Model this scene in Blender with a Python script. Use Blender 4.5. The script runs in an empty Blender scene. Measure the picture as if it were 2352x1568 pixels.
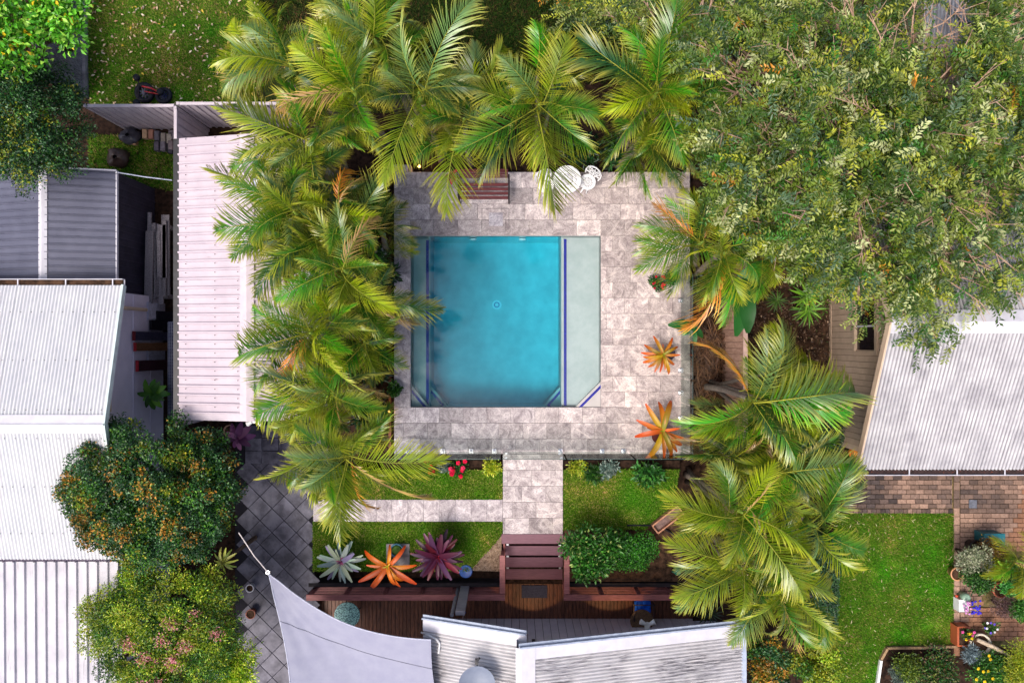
import bpy, math, random
import numpy as np
from mathutils import Matrix, Vector
random.seed(7); rng = np.random.default_rng(7)
sc = bpy.context.scene
C = sc.collection
# ------------------------------------------------------------------ camera, sky, sun, exposure
CAMH = 18.0
cam = bpy.data.cameras.new('camera'); camo = bpy.data.objects.new('camera', cam); C.objects.link(camo)
camo.location = (0, 0, CAMH); camo.rotation_euler = (0, 0, 0)
cam.sensor_width = 36; cam.sensor_fit = 'HORIZONTAL'; cam.lens = 24.62; cam.clip_end = 500; cam.clip_start = 0.1
sc.camera = camo
SUN_EL, SUN_AZ = math.radians(64), math.radians(228)      # azimuth clockwise from north (+Y): light comes from the west-south-west
w = bpy.data.worlds.new('World'); sc.world = w; w.use_nodes = True
nt = w.node_tree; bgn = nt.nodes['Background']
sky = nt.nodes.new('ShaderNodeTexSky'); sky.sky_type = 'NISHITA'; sky.sun_disc = False
sky.sun_elevation = SUN_EL; sky.sun_rotation = SUN_AZ; sky.air_density = 0.8; sky.dust_density = 5.0; sky.ozone_density = 0.4
nt.links.new(sky.outputs[0], bgn.inputs[0]); bgn.inputs[1].default_value = 0.15
sun = bpy.data.lights.new('sun', 'SUN'); sun.energy = 1.5; sun.angle = math.radians(20); sun.color = (1.0, 0.95, 0.88)
suno = bpy.data.objects.new('sun', sun); C.objects.link(suno)
sd = Vector((math.sin(SUN_AZ) * math.cos(SUN_EL), math.cos(SUN_AZ) * math.cos(SUN_EL), math.sin(SUN_EL)))
suno.rotation_euler = sd.to_track_quat('Z', 'Y').to_euler(); suno.location = (0, 0, 30)
sc.view_settings.view_transform = 'Standard'; sc.view_settings.look = 'None'
sc.view_settings.exposure = 0.66; sc.view_settings.gamma = 1.0
sc.cycles.use_denoising = True
sc.cycles.max_bounces = 8; sc.cycles.transparent_max_bounces = 16; sc.cycles.volume_bounces = 0
sc.cycles.sample_clamp_indirect = 6
# ------------------------------------------------------------------ helpers
KP = 1608.8
def D(x, y, z=0.0):                     # a spot of the site (as surveyed from the air, 2352 px wide) at height z -> metres
    k = (CAMH - z) / KP
    return Vector(((x - 1176) * k, -(y - 784) * k, z))
def L(r, g, b, k=1.0):                  # sRGB 0-255 -> linear
    f = lambda c: (c/255/12.92 if c <= 10 else ((c/255 + .055)/1.055)**2.4) * k
    return (f(r), f(g), f(b))
WL = {}
def rootloc(p): return WL.get(p.name, Vector((0, 0, 0))) if p else Vector((0, 0, 0))
def tag(o, label=None, cat=None, group=None, kind=None):
    if label: o['label'] = label
    if cat: o['category'] = cat
    if group: o['group'] = group
    if kind: o['kind'] = kind
    return o
def thing(name, label, cat, loc, group=None):
    o = bpy.data.objects.new(name, None); C.objects.link(o); o.empty_display_size = .1
    o.location = loc; WL[o.name] = Vector(loc)
    return tag(o, label, cat, group)
def link(name, me, parent=None, mat=None, loc=None, rot=None, scale=None, mtx=None, color=None):
    o = bpy.data.objects.new(name, me); C.objects.link(o)
    if mat is not None:
        if len(me.materials) == 0: me.materials.append(mat)
    base = rootloc(parent)
    if parent is not None: o.parent = parent
    if mtx is not None: o.matrix_local = Matrix.Translation(-base) @ mtx
    else:
        o.location = (Vector(loc) if loc is not None else (base if parent else Vector((0, 0, 0)))) - base
        if rot is not None: o.rotation_euler = rot
        if scale is not None: o.scale = scale if hasattr(scale, '__len__') else (scale,)*3
    WL[o.name] = base
    if color is not None: o.color = (*color[:3], 1)
    return o
def npmesh(name, V, F, cols=None, smooth=False):
    V = np.asarray(V, np.float32); F = np.asarray(F, np.int32)
    me = bpy.data.meshes.new(name); k = F.shape[1]
    me.vertices.add(len(V)); me.vertices.foreach_set('co', V.ravel())
    me.loops.add(F.size); me.loops.foreach_set('vertex_index', F.ravel())
    me.polygons.add(len(F)); me.polygons.foreach_set('loop_start', np.arange(0, F.size, k, dtype=np.int32))
    me.polygons.foreach_set('loop_total', np.full(len(F), k, np.int32))
    if smooth: me.polygons.foreach_set('use_smooth', np.ones(len(F), bool))
    if cols is not None:
        a = me.color_attributes.new('Col', 'FLOAT_COLOR', 'POINT')
        c = np.ones((len(V), 4), np.float32); c[:, :3] = cols; a.data.foreach_set('color', c.ravel())
    me.update(calc_edges=True)
    return me
class MB:
    def __init__(s): s.v = []; s.f = []; s.c = None
    def add(s, vs, fs):
        n = len(s.v); s.v += [tuple(v) for v in vs]; s.f += [tuple(i + n for i in f) for f in fs]; return s
    def box(s, x0, x1, y0, y1, z0, z1, b=0.0):
        x0, x1 = sorted((x0, x1)); y0, y1 = sorted((y0, y1)); z0, z1 = sorted((z0, z1))
        if b <= 0:
            return s.add([(x0,y0,z0),(x1,y0,z0),(x1,y1,z0),(x0,y1,z0),(x0,y0,z1),(x1,y0,z1),(x1,y1,z1),(x0,y1,z1)],
                  [(3,2,1,0),(4,5,6,7),(0,1,5,4),(1,2,6,5),(2,3,7,6),(3,0,4,7)])
        return s.add([(x0,y0,z0),(x1,y0,z0),(x1,y1,z0),(x0,y1,z0),(x0,y0,z1-b),(x1,y0,z1-b),(x1,y1,z1-b),(x0,y1,z1-b),
                   (x0+b,y0+b,z1),(x1-b,y0+b,z1),(x1-b,y1-b,z1),(x0+b,y1-b,z1)],
                  [(3,2,1,0),(8,9,10,11),(0,1,5,4),(1,2,6,5),(2,3,7,6),(3,0,4,7),(4,5,9,8),(5,6,10,9),(6,7,11,10),(7,4,8,11)])
    def bar(s, a, b, wd, ht, up=(0, 0, 1)):
        a, b = Vector(a), Vector(b); d = (b - a).normalized(); up = Vector(up)
        if abs(d.dot(up)) > .98: up = Vector((1, 0, 0))
        x = d.cross(up).normalized() * wd / 2; z = x.cross(d).normalized() * ht / 2
        vs = [p + i*x + j*z for p in (a, b) for i, j in ((-1,-1),(1,-1),(1,1),(-1,1))]
        return s.add(vs, [(0,1,2,3),(7,6,5,4),(0,4,5,1),(1,5,6,2),(2,6,7,3),(3,7,4,0)])
    def tube(s, pts, rad, n=8, cap=True):
        pts = [Vector(p) for p in pts]; N = len(pts)
        if not hasattr(rad, '__len__'): rad = [rad]*N
        vs = []; ref = None
        for i, p in enumerate(pts):
            d = (pts[min(i+1, N-1)] - pts[max(i-1, 0)]).normalized()
            r = Vector((0,0,1)) if abs(d.z) < .9 else Vector((1,0,0))
            if ref is not None: r = ref
            x = (r - d*r.dot(d)).normalized(); y = d.cross(x); ref = x
            vs += [p + rad[i]*(math.cos(2*math.pi*k/n)*x + math.sin(2*math.pi*k/n)*y) for k in range(n)]
        fs = [(i*n+k, i*n+(k+1)%n, (i+1)*n+(k+1)%n, (i+1)*n+k) for i in range(N-1) for k in range(n)]
        if cap: fs += [tuple(range(n))[::-1], tuple(range((N-1)*n, N*n))]
        return s.add(vs, fs)
    def lathe(s, prof, c=(0, 0, 0), n=20, cap=True):
        c = Vector(c); vs = []; N = len(prof)
        for r, z in prof: vs += [c + Vector((r*math.cos(2*math.pi*k/n), r*math.sin(2*math.pi*k/n), z)) for k in range(n)]
        fs = [(i*n+k, i*n+(k+1)%n, (i+1)*n+(k+1)%n, (i+1)*n+k) for i in range(N-1) for k in range(n)]
        if cap: fs += [tuple(range(n))[::-1], tuple(range((N-1)*n, N*n))]
        return s.add(vs, fs)
    def prism(s, poly, z0, z1):
        n = len(poly)
        ar = sum(poly[i][0]*poly[(i+1)%n][1] - poly[(i+1)%n][0]*poly[i][1] for i in range(n))
        if ar < 0: poly = poly[::-1]
        vs = [(p[0], p[1], z0) for p in poly] + [(p[0], p[1], z1) for p in poly]
        return s.add(vs, [tuple(range(n))[::-1], tuple(range(n, 2*n))] + [(i, (i+1)%n, n+(i+1)%n, n+i) for i in range(n)])
    def mesh(s, name, smooth=False, off=(0, 0, 0)):
        me = bpy.data.meshes.new(name); o = Vector(off)
        me.from_pydata([Vector(v) - o for v in s.v], [], s.f)
        if smooth: me.polygons.foreach_set('use_smooth', [True]*len(me.polygons))
        me.update(); return me
    def build(s, name, mat, parent=None, smooth=False, color=None):
        base = rootloc(parent)
        return link(name, s.mesh(name, smooth, base), parent, mat, color=color)
def struct(name, mb, mat, label=None, smooth=False):
    o = mb.build(name, mat, None, smooth); tag(o, label, None, None, 'structure'); return o
# ------------------------------------------------------------------ materials
def newmat(name):
    m = bpy.data.materials.new(name); m.use_nodes = True; t = m.node_tree
    return m, t, t.nodes['Principled BSDF']
def N(t, typ, **kw):
    n = t.nodes.new(typ)
    for k, v in kw.items():
        if k.startswith('i_'):
            key = k[2:]; n.inputs[int(key) if key.isdigit() else key].default_value = v
        else: setattr(n, k, v)
    return n
def noise(t, vec, scale, detail=4, rough=.6, dist=0.0):
    n = N(t, 'ShaderNodeTexNoise'); n.inputs['Scale'].default_value = scale; n.inputs['Detail'].default_value = detail
    n.inputs['Roughness'].default_value = rough; n.inputs['Distortion'].default_value = dist
    if vec is not None: t.links.new(vec, n.inputs['Vector'])
    return n.outputs['Fac']
def ramp(t, fac, stops):
    r = N(t, 'ShaderNodeValToRGB'); e = r.color_ramp.elements
    while len(e) < len(stops): e.new(.5)
    for el, (p, c) in zip(e, stops): el.position = p; el.color = (*c, 1) if len(c) == 3 else c
    t.links.new(fac, r.inputs[0]); return r.outputs[0]
def mix(t, a, b, fac, mode='MIX'):
    m = N(t, 'ShaderNodeMix', data_type='RGBA', blend_type=mode)
    for s, k in ((a, 6), (b, 7)):
        if isinstance(s, tuple): m.inputs[k].default_value = (*s, 1)
        else: t.links.new(s, m.inputs[k])
    if isinstance(fac, (int, float)): m.inputs[0].default_value = fac
    else: t.links.new(fac, m.inputs[0])
    return m.outputs[2]
def mth(t, op, a, b=None):
    m = N(t, 'ShaderNodeMath', operation=op)
    for i, s in enumerate((a, b)):
        if s is None: continue
        if isinstance(s, (int, float)): m.inputs[i].default_value = s
        else: t.links.new(s, m.inputs[i])
    return m.outputs[0]
def coords(t, stretch=(1, 1, 1), rnd=True, kind='Object'):
    tc = N(t, 'ShaderNodeTexCoord'); mp = N(t, 'ShaderNodeMapping'); mp.inputs['Scale'].default_value = stretch
    t.links.new(tc.outputs[kind], mp.inputs[0])
    if rnd:
        oi = N(t, 'ShaderNodeObjectInfo'); s = mth(t, 'MULTIPLY', oi.outputs['Random'], 57.0)
        cx = N(t, 'ShaderNodeCombineXYZ')
        for i in range(3): t.links.new(s, cx.inputs[i])
        t.links.new(cx.outputs[0], mp.inputs['Location'])
    return mp.outputs[0]
def bump(t, b, h, dist, strength=.6):
    n = N(t, 'ShaderNodeBump'); n.inputs['Strength'].default_value = strength; n.inputs['Distance'].default_value = dist
    t.links.new(h, n.inputs['Height']); t.links.new(n.outputs[0], b.inputs['Normal'])
def mat(name, col, col2=None, scale=6, rough=.6, spec=.3, metal=0, stretch=(1, 1, 1), bmp=0, objrand=0, speck=None, lo=.35, hi=.65, rnd=True):
    """two-tone noisy surface; objrand varies brightness between objects; speck = (colour, scale, threshold) dark or light flecks"""
    if isinstance(metal, tuple):          # (stretch, bump, object variation) given in place of metal
        if isinstance(stretch, float): metal, stretch, bmp, objrand = 0, metal, stretch, bmp
        else: metal, stretch = 0, metal
    m, t, b = newmat(name); v = coords(t, stretch, rnd)
    f = noise(t, v, scale)
    if col2 is None: col2 = tuple(c*.78 for c in col)
    c = ramp(t, f, [(lo, col2), (hi, col)])
    if speck:
        f2 = noise(t, v, speck[1], 5, .7); k = ramp(t, f2, [(speck[2], (0,)*3), (speck[2] + .06, (1,)*3)])
        c = mix(t, c, speck[0], k)
    if objrand:
        oi = N(t, 'ShaderNodeObjectInfo')
        g = mth(t, 'ADD', mth(t, 'MULTIPLY', oi.outputs['Random'], objrand), 1 - objrand/2)
        hs = N(t, 'ShaderNodeHueSaturation'); t.links.new(c, hs.inputs['Color']); t.links.new(g, hs.inputs['Value']); c = hs.outputs[0]
    t.links.new(c, b.inputs['Base Color'])
    b.inputs['Roughness'].default_value = rough; b.inputs['Specular IOR Level'].default_value = spec; b.inputs['Metallic'].default_value = metal
    if bmp: bump(t, b, f, bmp)
    return m
def leafmat(name, src='attr', rough=.45, spec=.35, trans=.25, tip=None, tipamt=.6, gain=1.0):
    """leaf surface; colour from the mesh (attr) or from the object (obj); some light passes through"""
    m, t, b = newmat(name); out = t.nodes['Material Output']
    at = N(t, 'ShaderNodeAttribute', attribute_name='Col')
    oi = N(t, 'ShaderNodeObjectInfo')
    if src == 'attr': c = at.outputs['Color']
    else:
        sp = N(t, 'ShaderNodeSeparateColor'); t.links.new(at.outputs['Color'], sp.inputs[0])
        c = oi.outputs['Color']
        if tip:
            k = mth(t, 'MULTIPLY', mth(t, 'POWER', sp.outputs[0], 2.2), tipamt)
            c = mix(t, c, tip, k)
        hs = N(t, 'ShaderNodeHueSaturation'); t.links.new(c, hs.inputs['Color'])
        t.links.new(mth(t, 'ADD', mth(t, 'MULTIPLY', sp.outputs[2], .55), .72), hs.inputs['Value']); c = hs.outputs[0]
    t.links.new(c, b.inputs['Base Color']); b.inputs['Roughness'].default_value = rough; b.inputs['Specular IOR Level'].default_value = spec
    tr = N(t, 'ShaderNodeBsdfTranslucent'); t.links.new(c, tr.inputs[0])
    ms = N(t, 'ShaderNodeMixShader'); ms.inputs[0].default_value = trans
    t.links.new(b.outputs[0], ms.inputs[1]); t.links.new(tr.outputs[0], ms.inputs[2]); t.links.new(ms.outputs[0], out.inputs[0])
    return m
LEAF = leafmat('leaf', rough=.38, spec=.5, trans=.3)
GRASS = leafmat('grass_blade', rough=.7, spec=.15, trans=.2)
FROND = leafmat('palm_leaflet', 'obj', rough=.32, spec=.55, trans=.16, tip=L(205, 186, 56), tipamt=.7)
BROM = leafmat('bromeliad_leaf', 'obj', rough=.45, spec=.4, trans=.12, tip=L(225, 110, 20), tipamt=.0)
BROMT = leafmat('bromeliad_leaf_orange_tip', 'obj', rough=.45, spec=.4, trans=.12, tip=L(200, 66, 18), tipamt=1.0)
def objcol(name, rough=.5, spec=.3, var=.25, scale=9, metal=0):
    m, t, b = newmat(name); oi = N(t, 'ShaderNodeObjectInfo'); v = coords(t)
    f = noise(t, v, scale); c = mix(t, oi.outputs['Color'], ramp(t, f, [(.3, (1-var,)*3), (.7, (1,)*3)]), 1.0, 'MULTIPLY')
    t.links.new(c, b.inputs['Base Color']); b.inputs['Roughness'].default_value = rough; b.inputs['Specular IOR Level'].default_value = spec
    b.inputs['Metallic'].default_value = metal
    return m
PAINT = objcol('painted'); MATTE = objcol('matte', .9, .1, .4, 14); PLASTIC = objcol('plastic', .35, .45, .1)
SOIL = mat('soil', L(62, 45, 36), L(26, 19, 16), 9, .95, .1, speck=(L(120, 92, 66), 60, .66))
MULCH = mat('mulch', L(84, 62, 48), L(34, 25, 20), 7, .95, .1, speck=(L(150, 120, 92), 70, .62), bmp=.03)
BARK = mat('bark', L(120, 100, 85), L(70, 56, 46), 14, .85, .15, (1, 1, .3), .01)
TWIG = mat('pale_twig', L(190, 160, 140), L(140, 110, 90), 10, .8, .2)
WOODGREY = mat('weathered_wood', L(150, 145, 150), L(84, 80, 86), 9, .85, .15, (6, 6, 1), .004, .35)
CONC = mat('concrete', L(165, 158, 158), L(120, 114, 116), 5, .9, .1, speck=(L(90, 86, 88), 40, .64))
def grasscol(n, base=((70, 105, 20), (40, 75, 12), (120, 125, 50)), seed=0):
    r = np.random.default_rng(seed); cs = np.array([L(*c) for c in base]); k = r.choice(len(cs), n, p=[.5, .3, .2][:len(cs)])
    return cs[k] * r.uniform(.7, 1.35, (n, 1))
# ------------------------------------------------------------------ leaf clouds
def unit(a): return a / (np.linalg.norm(a, axis=1, keepdims=True) + 1e-9)
def leaf_mesh(name, P, d, n, Ln, Wd, cols, fold=.25):
    """diamond leaves: 4 vertices, two triangles folded along the midrib"""
    d = unit(d); s = unit(np.cross(n, d)); n = np.cross(d, s); K = len(P)
    Ln = np.broadcast_to(np.asarray(Ln, float), (K,))[:, None]; Wd = np.broadcast_to(np.asarray(Wd, float), (K,))[:, None]
    base = P; tipp = P + d*Ln - n*Ln*.12; mid = P + d*Ln*.5
    V = np.stack([base, mid + s*Wd/2 + n*Wd*fold, tipp, mid - s*Wd/2 + n*Wd*fold], 1).reshape(-1, 3)
    i = np.arange(K)[:, None]*4
    F = np.concatenate([i + [0, 2, 1], i + [0, 3, 2]], 1).reshape(-1, 3)
    return npmesh(name, V, F, np.repeat(cols, 4, 0))
def pick(pal, n, r, jit=.25):
    """pal: list of (rgb255, weight)"""
    cs = np.array([L(*p[0]) for p in pal]); wt = np.array([p[1] for p in pal], float); wt /= wt.sum()
    return cs[r.choice(len(cs), n, p=wt)] * r.uniform(1 - jit, 1 + jit, (n, 1))
def blob_leaves(blobs, n, Ln, Wd, pals, seed, up=-.25, jit=.5, squash=.8, outward=.5):
    """blobs: (cx,cy,cz,r,palette index). returns leaf arrays spread over the clumps"""
    r = np.random.default_rng(seed); B = np.array(blobs, float); wt = B[:, 3]**2; wt /= wt.sum()
    k = r.choice(len(B), n, p=wt); u = unit(r.normal(size=(n, 3))); u[:, 2] = np.where(u[:, 2] < up, -u[:, 2], u[:, 2])
    rad = B[k, 3] * (1 - .55*r.random(n)**1.6) * r.uniform(.85, 1.15, n)
    P = B[k, :3] + u * rad[:, None] * np.array([1, 1, squash])
    nn = unit(u + np.array([0, 0, .4]) + r.normal(size=(n, 3))*jit)
    d = unit(np.cross(nn, r.normal(size=(n, 3)))*(1-outward) + u*outward + r.normal(size=(n, 3))*.25)
    cols = np.zeros((n, 3))
    for pi in range(len(pals)):
        s = B[k, 4].astype(int) == pi
        if s.any() and isinstance(pals[pi], tuple):          # (older leaves, new growth at the tips of the clump)
            tp = (r.random(s.sum()) < np.clip(u[s, 2], 0, 1)**1.5*.85)[:, None]
            cols[s] = np.where(tp, pick(pals[pi][1], s.sum(), r), pick(pals[pi][0], s.sum(), r))
        elif s.any(): cols[s] = pick(pals[pi], s.sum(), r)
    tint = r.uniform(.62, 1.38, len(B)); cols *= tint[k][:, None]
    sz = r.uniform(.7, 1.25, n)
    return P, d, nn, Ln*sz, Wd*sz, cols
def inpoly(x, y, poly):
    c = np.zeros(len(x), bool); n = len(poly)
    for i in range(n):
        x1, y1 = poly[i]; x2, y2 = poly[(i+1) % n]
        c ^= ((y1 > y) != (y2 > y)) & (x < (x2-x1)*(y-y1)/(y2-y1+1e-12) + x1)
    return c
def polysample(poly, n, r):
    P = np.array(poly); lo, hi = P.min(0), P.max(0); out = np.zeros((0, 2))
    while len(out) < n:
        q = r.uniform(lo, hi, (n*2, 2)); out = np.concatenate([out, q[inpoly(q[:, 0], q[:, 1], poly)]])
    return out[:n]
# ------------------------------------------------------------------ ground and lawns
GZ = -0.45
g = MB(); _h = [(D(930,530).x, D(1395,530).x, D(1176,950).y, D(1176,530).y), (D(690,1400,-.6).x, D(1588,1400,-.6).x, -12.0, D(1176,1336,-.6).y)]   # holes for the pool and the sunken deck
_xs = sorted({-150., 150., *[q for h in _h for q in h[:2]]}); _ys = sorted({-150., 150., *[q for h in _h for q in h[2:]]})
for xa, xb in zip(_xs, _xs[1:]):
    for ya, yb in zip(_ys, _ys[1:]):
        cx, cy = (xa+xb)/2, (ya+yb)/2
        if not any(h[0] < cx < h[1] and h[2] < cy < h[3] for h in _h): g.add([(xa,ya,GZ),(xb,ya,GZ),(xb,yb,GZ),(xa,yb,GZ)], [(0,1,2,3)])
struct('ground', g, SOIL)
def sheet(name, pts, z, m, thick=.0):
    P = [D(x, y, z) for x, y in pts]; mb = MB()
    if thick: mb.prism([(p.x, p.y) for p in P], z - thick, z)
    else: mb.prism([(p.x, p.y) for p in P], z - .004, z)
    return struct(name, mb, m)
def lawnmat(name, a, b, cc):
    m, t, bs = newmat(name); v = coords(t, rnd=False)
    c = ramp(t, noise(t, v, 55, 3, .7), [(.3, b), (.62, a)])
    c = mix(t, c, cc, ramp(t, noise(t, v, 1.3, 5, .65, .5), [(.46, (0,)*3), (.72, (.8,)*3)]))
    t.links.new(c, bs.inputs['Base Color']); bs.inputs['Roughness'].default_value = .95; bs.inputs['Specular IOR Level'].default_value = .1
    return m
LAWN = lawnmat('lawn_green', L(70, 98, 22), L(38, 62, 12), L(118, 112, 50))
LAWND = lawnmat('lawn_littered', L(72, 88, 26), L(40, 56, 15), L(112, 92, 58))
def grass(name, label, pts, z, dens, seed, pal, hgt=.045, wid=.011, patch=None):
    poly = [(D(x, y, z).x, D(x, y, z).y) for x, y in pts]; r = np.random.default_rng(seed)
    A = abs(sum(poly[i][0]*poly[(i+1)%len(poly)][1] - poly[(i+1)%len(poly)][0]*poly[i][1] for i in range(len(poly))))/2
    n = int(A*dens); q = polysample(poly, n, r); h = r.uniform(.5, 1.3, n)*hgt; a = r.uniform(0, 6.283, n); lean = r.uniform(.3, 1.3, n)*hgt
    B = np.c_[q, np.full(n, z)]; s = np.c_[-np.sin(a), np.cos(a), np.zeros(n)]*wid*r.uniform(.7, 1.3, (n, 1))
    T = B + np.c_[np.cos(a)*lean, np.sin(a)*lean, h]
    V = np.stack([B - s, B + s, T], 1).reshape(-1, 3); F = np.arange(3*n).reshape(-1, 3)
    cs = pick(pal, n, r, .4)
    # patches: drier or lusher ground in clumps
    pc = q[r.choice(n, max(10, int(A*9)))]; pr = r.uniform(.05, .34, len(pc)); dry = r.random(len(pc)) < .5
    for (cx, cy), rr, dd in zip(pc, pr, dry):
        k = np.exp(-((q[:, 0]-cx)**2 + (q[:, 1]-cy)**2)/rr**2)[:, None]*.6
        cs = cs*(1-k) + cs*k*(np.array([1.7, 1.22, 1.8]) if dd else np.array([.75, 1.15, .7]))
    o = link(name, npmesh(name, V, F, np.repeat(cs, 3, 0)), None, GRASS)
    return tag(o, label, 'grass', None, 'stuff')
GP = [((88, 132, 24), 5), ((56, 100, 14), 4), ((130, 154, 52), 2), ((166, 160, 92), 1)]
GPD = [((88, 136, 28), 5), ((56, 102, 18), 4), ((126, 148, 50), 2), ((160, 144, 88), 1.3), ((126, 102, 64), .7)]
TL = [(196,-20),(585,-20),(640,110),(585,245),(208,245)]
sheet('lawn', TL + [], GZ + .02, LAWND)
grass('grass', 'leaf-strewn grass beside the kids bike in the top left yard', TL, GZ + .02, 6000, 1, GPD)
sheet('garden_soil', [(560,-20),(1320,-20),(1320,260),(560,260)], GZ + .012, mat('mossy_soil', L(50, 62, 24), L(22, 26, 12), 10, .95, .1, speck=(L(84, 92, 40), 50, .64)))
grass('ground_cover', 'dark straggly grass showing between the palms along the top edge', [(590,-20),(1420,-20),(1420,190),(640,190)], GZ + .02, 1800, 21, [((44, 66, 20), 4), ((30, 48, 14), 4), ((84, 84, 36), 1), ((70, 54, 34), 2)], .1, .014)
LL1 = [(719,1079),(1154,1079),(1154,1146),(719,1146)]; LL2 = [(719,1198),(1154,1198),(1154,1225),(1080,1310),(719,1310)]
LR = [(1294,1078),(1560,1078),(1545,1165),(1480,1215),(1294,1215)]
for k, (nm, pts) in enumerate((('lush strip of lawn between the rose bed and the side path', LL1), ('lawn behind the three big bromeliads', LL2), ('lawn right of the stone path by the timber trough', LR))):
    sheet('lawn', pts, -.035, LAWN, .3)
    grass('grass', nm, pts, -.035, 7500, 3 + k, GP)
LF = [(1915,1178),(2189,1178),(2189,1480),(2040,1484),(2020,1520),(2018,1600),(1915,1600)]
sheet('lawn', LF, GZ + .02, LAWN)
grass('grass', 'patchy neighbour lawn beside the clipped hedge', LF, GZ + .02, 6500, 8, GPD[:2] + [((96, 130, 28), 4), ((150, 140, 80), 1.3)])
LB = [(205,310),(400,310),(400,440),(205,400)]
grass('weeds', 'rough weeds in the corner behind the dark shed', LB, GZ + .01, 2500, 9, GPD, .07, .013)
# fallen leaves and twigs on the lawns
def litter(name, label, pts, z, n, pal, Ln, Wd, seed):
    r = np.random.default_rng(seed); poly = [(D(x, y, z).x, D(x, y, z).y) for x, y in pts]; q = polysample(poly, n, r)
    P = np.c_[q, z + r.uniform(.01, .04, n)]; a = r.uniform(0, 6.283, n)
    d = np.c_[np.cos(a), np.sin(a), r.normal(0, .15, n)]; nn = np.c_[r.normal(0, .3, n), r.normal(0, .3, n), np.ones(n)]
    sz = r.uniform(.6, 1.4, n)
    tag(link(name, leaf_mesh(name, P, d, nn, Ln*sz, Wd*sz, pick(pal, n, r)), None, LEAF), label, 'leaf litter', None, 'stuff')
litter('fallen_leaves', 'pale fallen leaves scattered over the top left lawn', TL, GZ + .06, 420, [((205,180,145),5),((170,130,90),2),((215,185,60),1),((230,215,190),2)], .085, .04, 11)
litter('fallen_leaves', 'dry straw and clippings scattered over the neighbour lawn', LF, GZ + .05, 220, [((205,195,150),3),((160,130,90),2)], .09, .015, 12)
# mulch strips
sheet('mulch_bed', [(1586,560),(1905,560),(1945,1010),(1960,1080),(1586,1120)], GZ + .008, MULCH)
litter('leaf_litter', 'brown leaf litter on the strip beside the cream house wall', [(1715,640),(1905,640),(1935,1010),(1715,930)], GZ + .03, 2600, [((120,90,66),4),((80,58,44),5),((170,140,110),1),((60,70,26),1)], .07, .03, 13)
litter('fallen_fronds', 'dry brown palm straw heaped along the patio edge', [(1590,760),(1655,760),(1655,960),(1590,960)], -.2, 900, [((120,84,60),4),((150,110,76),3),((80,56,44),3)], .4, .02, 14)
sheet('garden_bed', [(880,1057),(1155,1057),(1155,1080),(880,1080)], -.12, SOIL, .3)
sheet('garden_bed', [(1294,1057),(1562,1057),(1562,1078),(1294,1078)], -.12, SOIL, .3)
GRAVEL = mat('gravelly_soil', L(150, 128, 108), L(92, 72, 58), 16, .95, .1, speck=(L(186, 172, 158), 34, .58), bmp=.03)
sheet('garden_bed', [(1080,1310),(1152,1230),(1152,1312)], -.03, GRAVEL, .3)
sheet('garden_bed', [(1294,1215),(1480,1215),(1545,1165),(1600,1165),(1600,1335),(1294,1335)], -.06, MULCH, .3)
# ------------------------------------------------------------------ patio
def travertine(name, tone=((.76,.71,.70), (.29,.255,.265))):
    m, t, b = newmat(name)
    tc = N(t, 'ShaderNodeTexCoord'); mp = N(t, 'ShaderNodeMapping'); oi = N(t, 'ShaderNodeObjectInfo')
    t.links.new(tc.outputs['Object'], mp.inputs[0])
    s = mth(t, 'MULTIPLY', oi.outputs['Random'], 83.0); cx = N(t, 'ShaderNodeCombineXYZ')
    for i in range(3): t.links.new(s, cx.inputs[i])
    t.links.new(cx.outputs[0], mp.inputs['Location'])
    cr = N(t, 'ShaderNodeCombineXYZ'); t.links.new(s, cr.inputs[2]); t.links.new(cr.outputs[0], mp.inputs['Rotation'])
    v = mp.outputs[0]
    f = noise(t, v, 3.0, 10, .74, 1.4)
    c = ramp(t, f, [(.36, tone[1]), (.5, tuple((a+b_)/2*1.02 for a, b_ in zip(*tone))), (.62, tone[0])])
    st = N(t, 'ShaderNodeMapping'); st.inputs['Scale'].default_value = (.55, 2.6, 1); t.links.new(v, st.inputs[0])
    v2 = noise(t, st.outputs[0], 4.5, 9, .75, 2.0)
    vein = ramp(t, v2, [(.475, (0,)*3), (.5, (.8,)*3), (.525, (0,)*3)])
    c = mix(t, c, (.25, .22, .24), vein)
    pale = ramp(t, noise(t, st.outputs[0], 1.4, 4, .5, 1.5), [(.58, (0,)*3), (.64, (.4,)*3), (.76, (.3,)*3)])
    c = mix(t, c, (.88, .82, .78), pale)
    pits = ramp(t, noise(t, v, 30, 6, .8), [(.53, (0,)*3), (.62, (.8,)*3)])
    c = mix(t, c, (.17, .14, .16), pits)
    c = mix(t, c, oi.outputs['Color'], 1.0, 'MULTIPLY')
    t.links.new(c, b.inputs['Base Color']); b.inputs['Roughness'].default_value = .75; b.inputs['Specular IOR Level'].default_value = .2
    bump(t, b, pits, -.004, .5)
    return m
TRAV = travertine('travertine')
slab = MB()
for x0, x1, y0, y1 in ((905,943,378,1042),(943,1380,395,541),(943,1380,935,1042),(1380,1585,395,1042)):
    a, b = D(x0, y0, 0), D(x1, y1, 0); slab.box(a.x, b.x, b.y, a.y, -.75, -.035)
patio = struct('patio', slab, CONC)
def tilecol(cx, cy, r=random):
    k = min(1, max(0, (cx + 3.0)/6.2)) * .85 + .1*r.random()      # light painted into the tile colour: cool shade tint in the west, warmer eastwards
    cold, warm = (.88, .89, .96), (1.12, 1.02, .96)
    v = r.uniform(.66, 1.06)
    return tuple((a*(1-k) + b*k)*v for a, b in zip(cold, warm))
TM = {}
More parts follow.
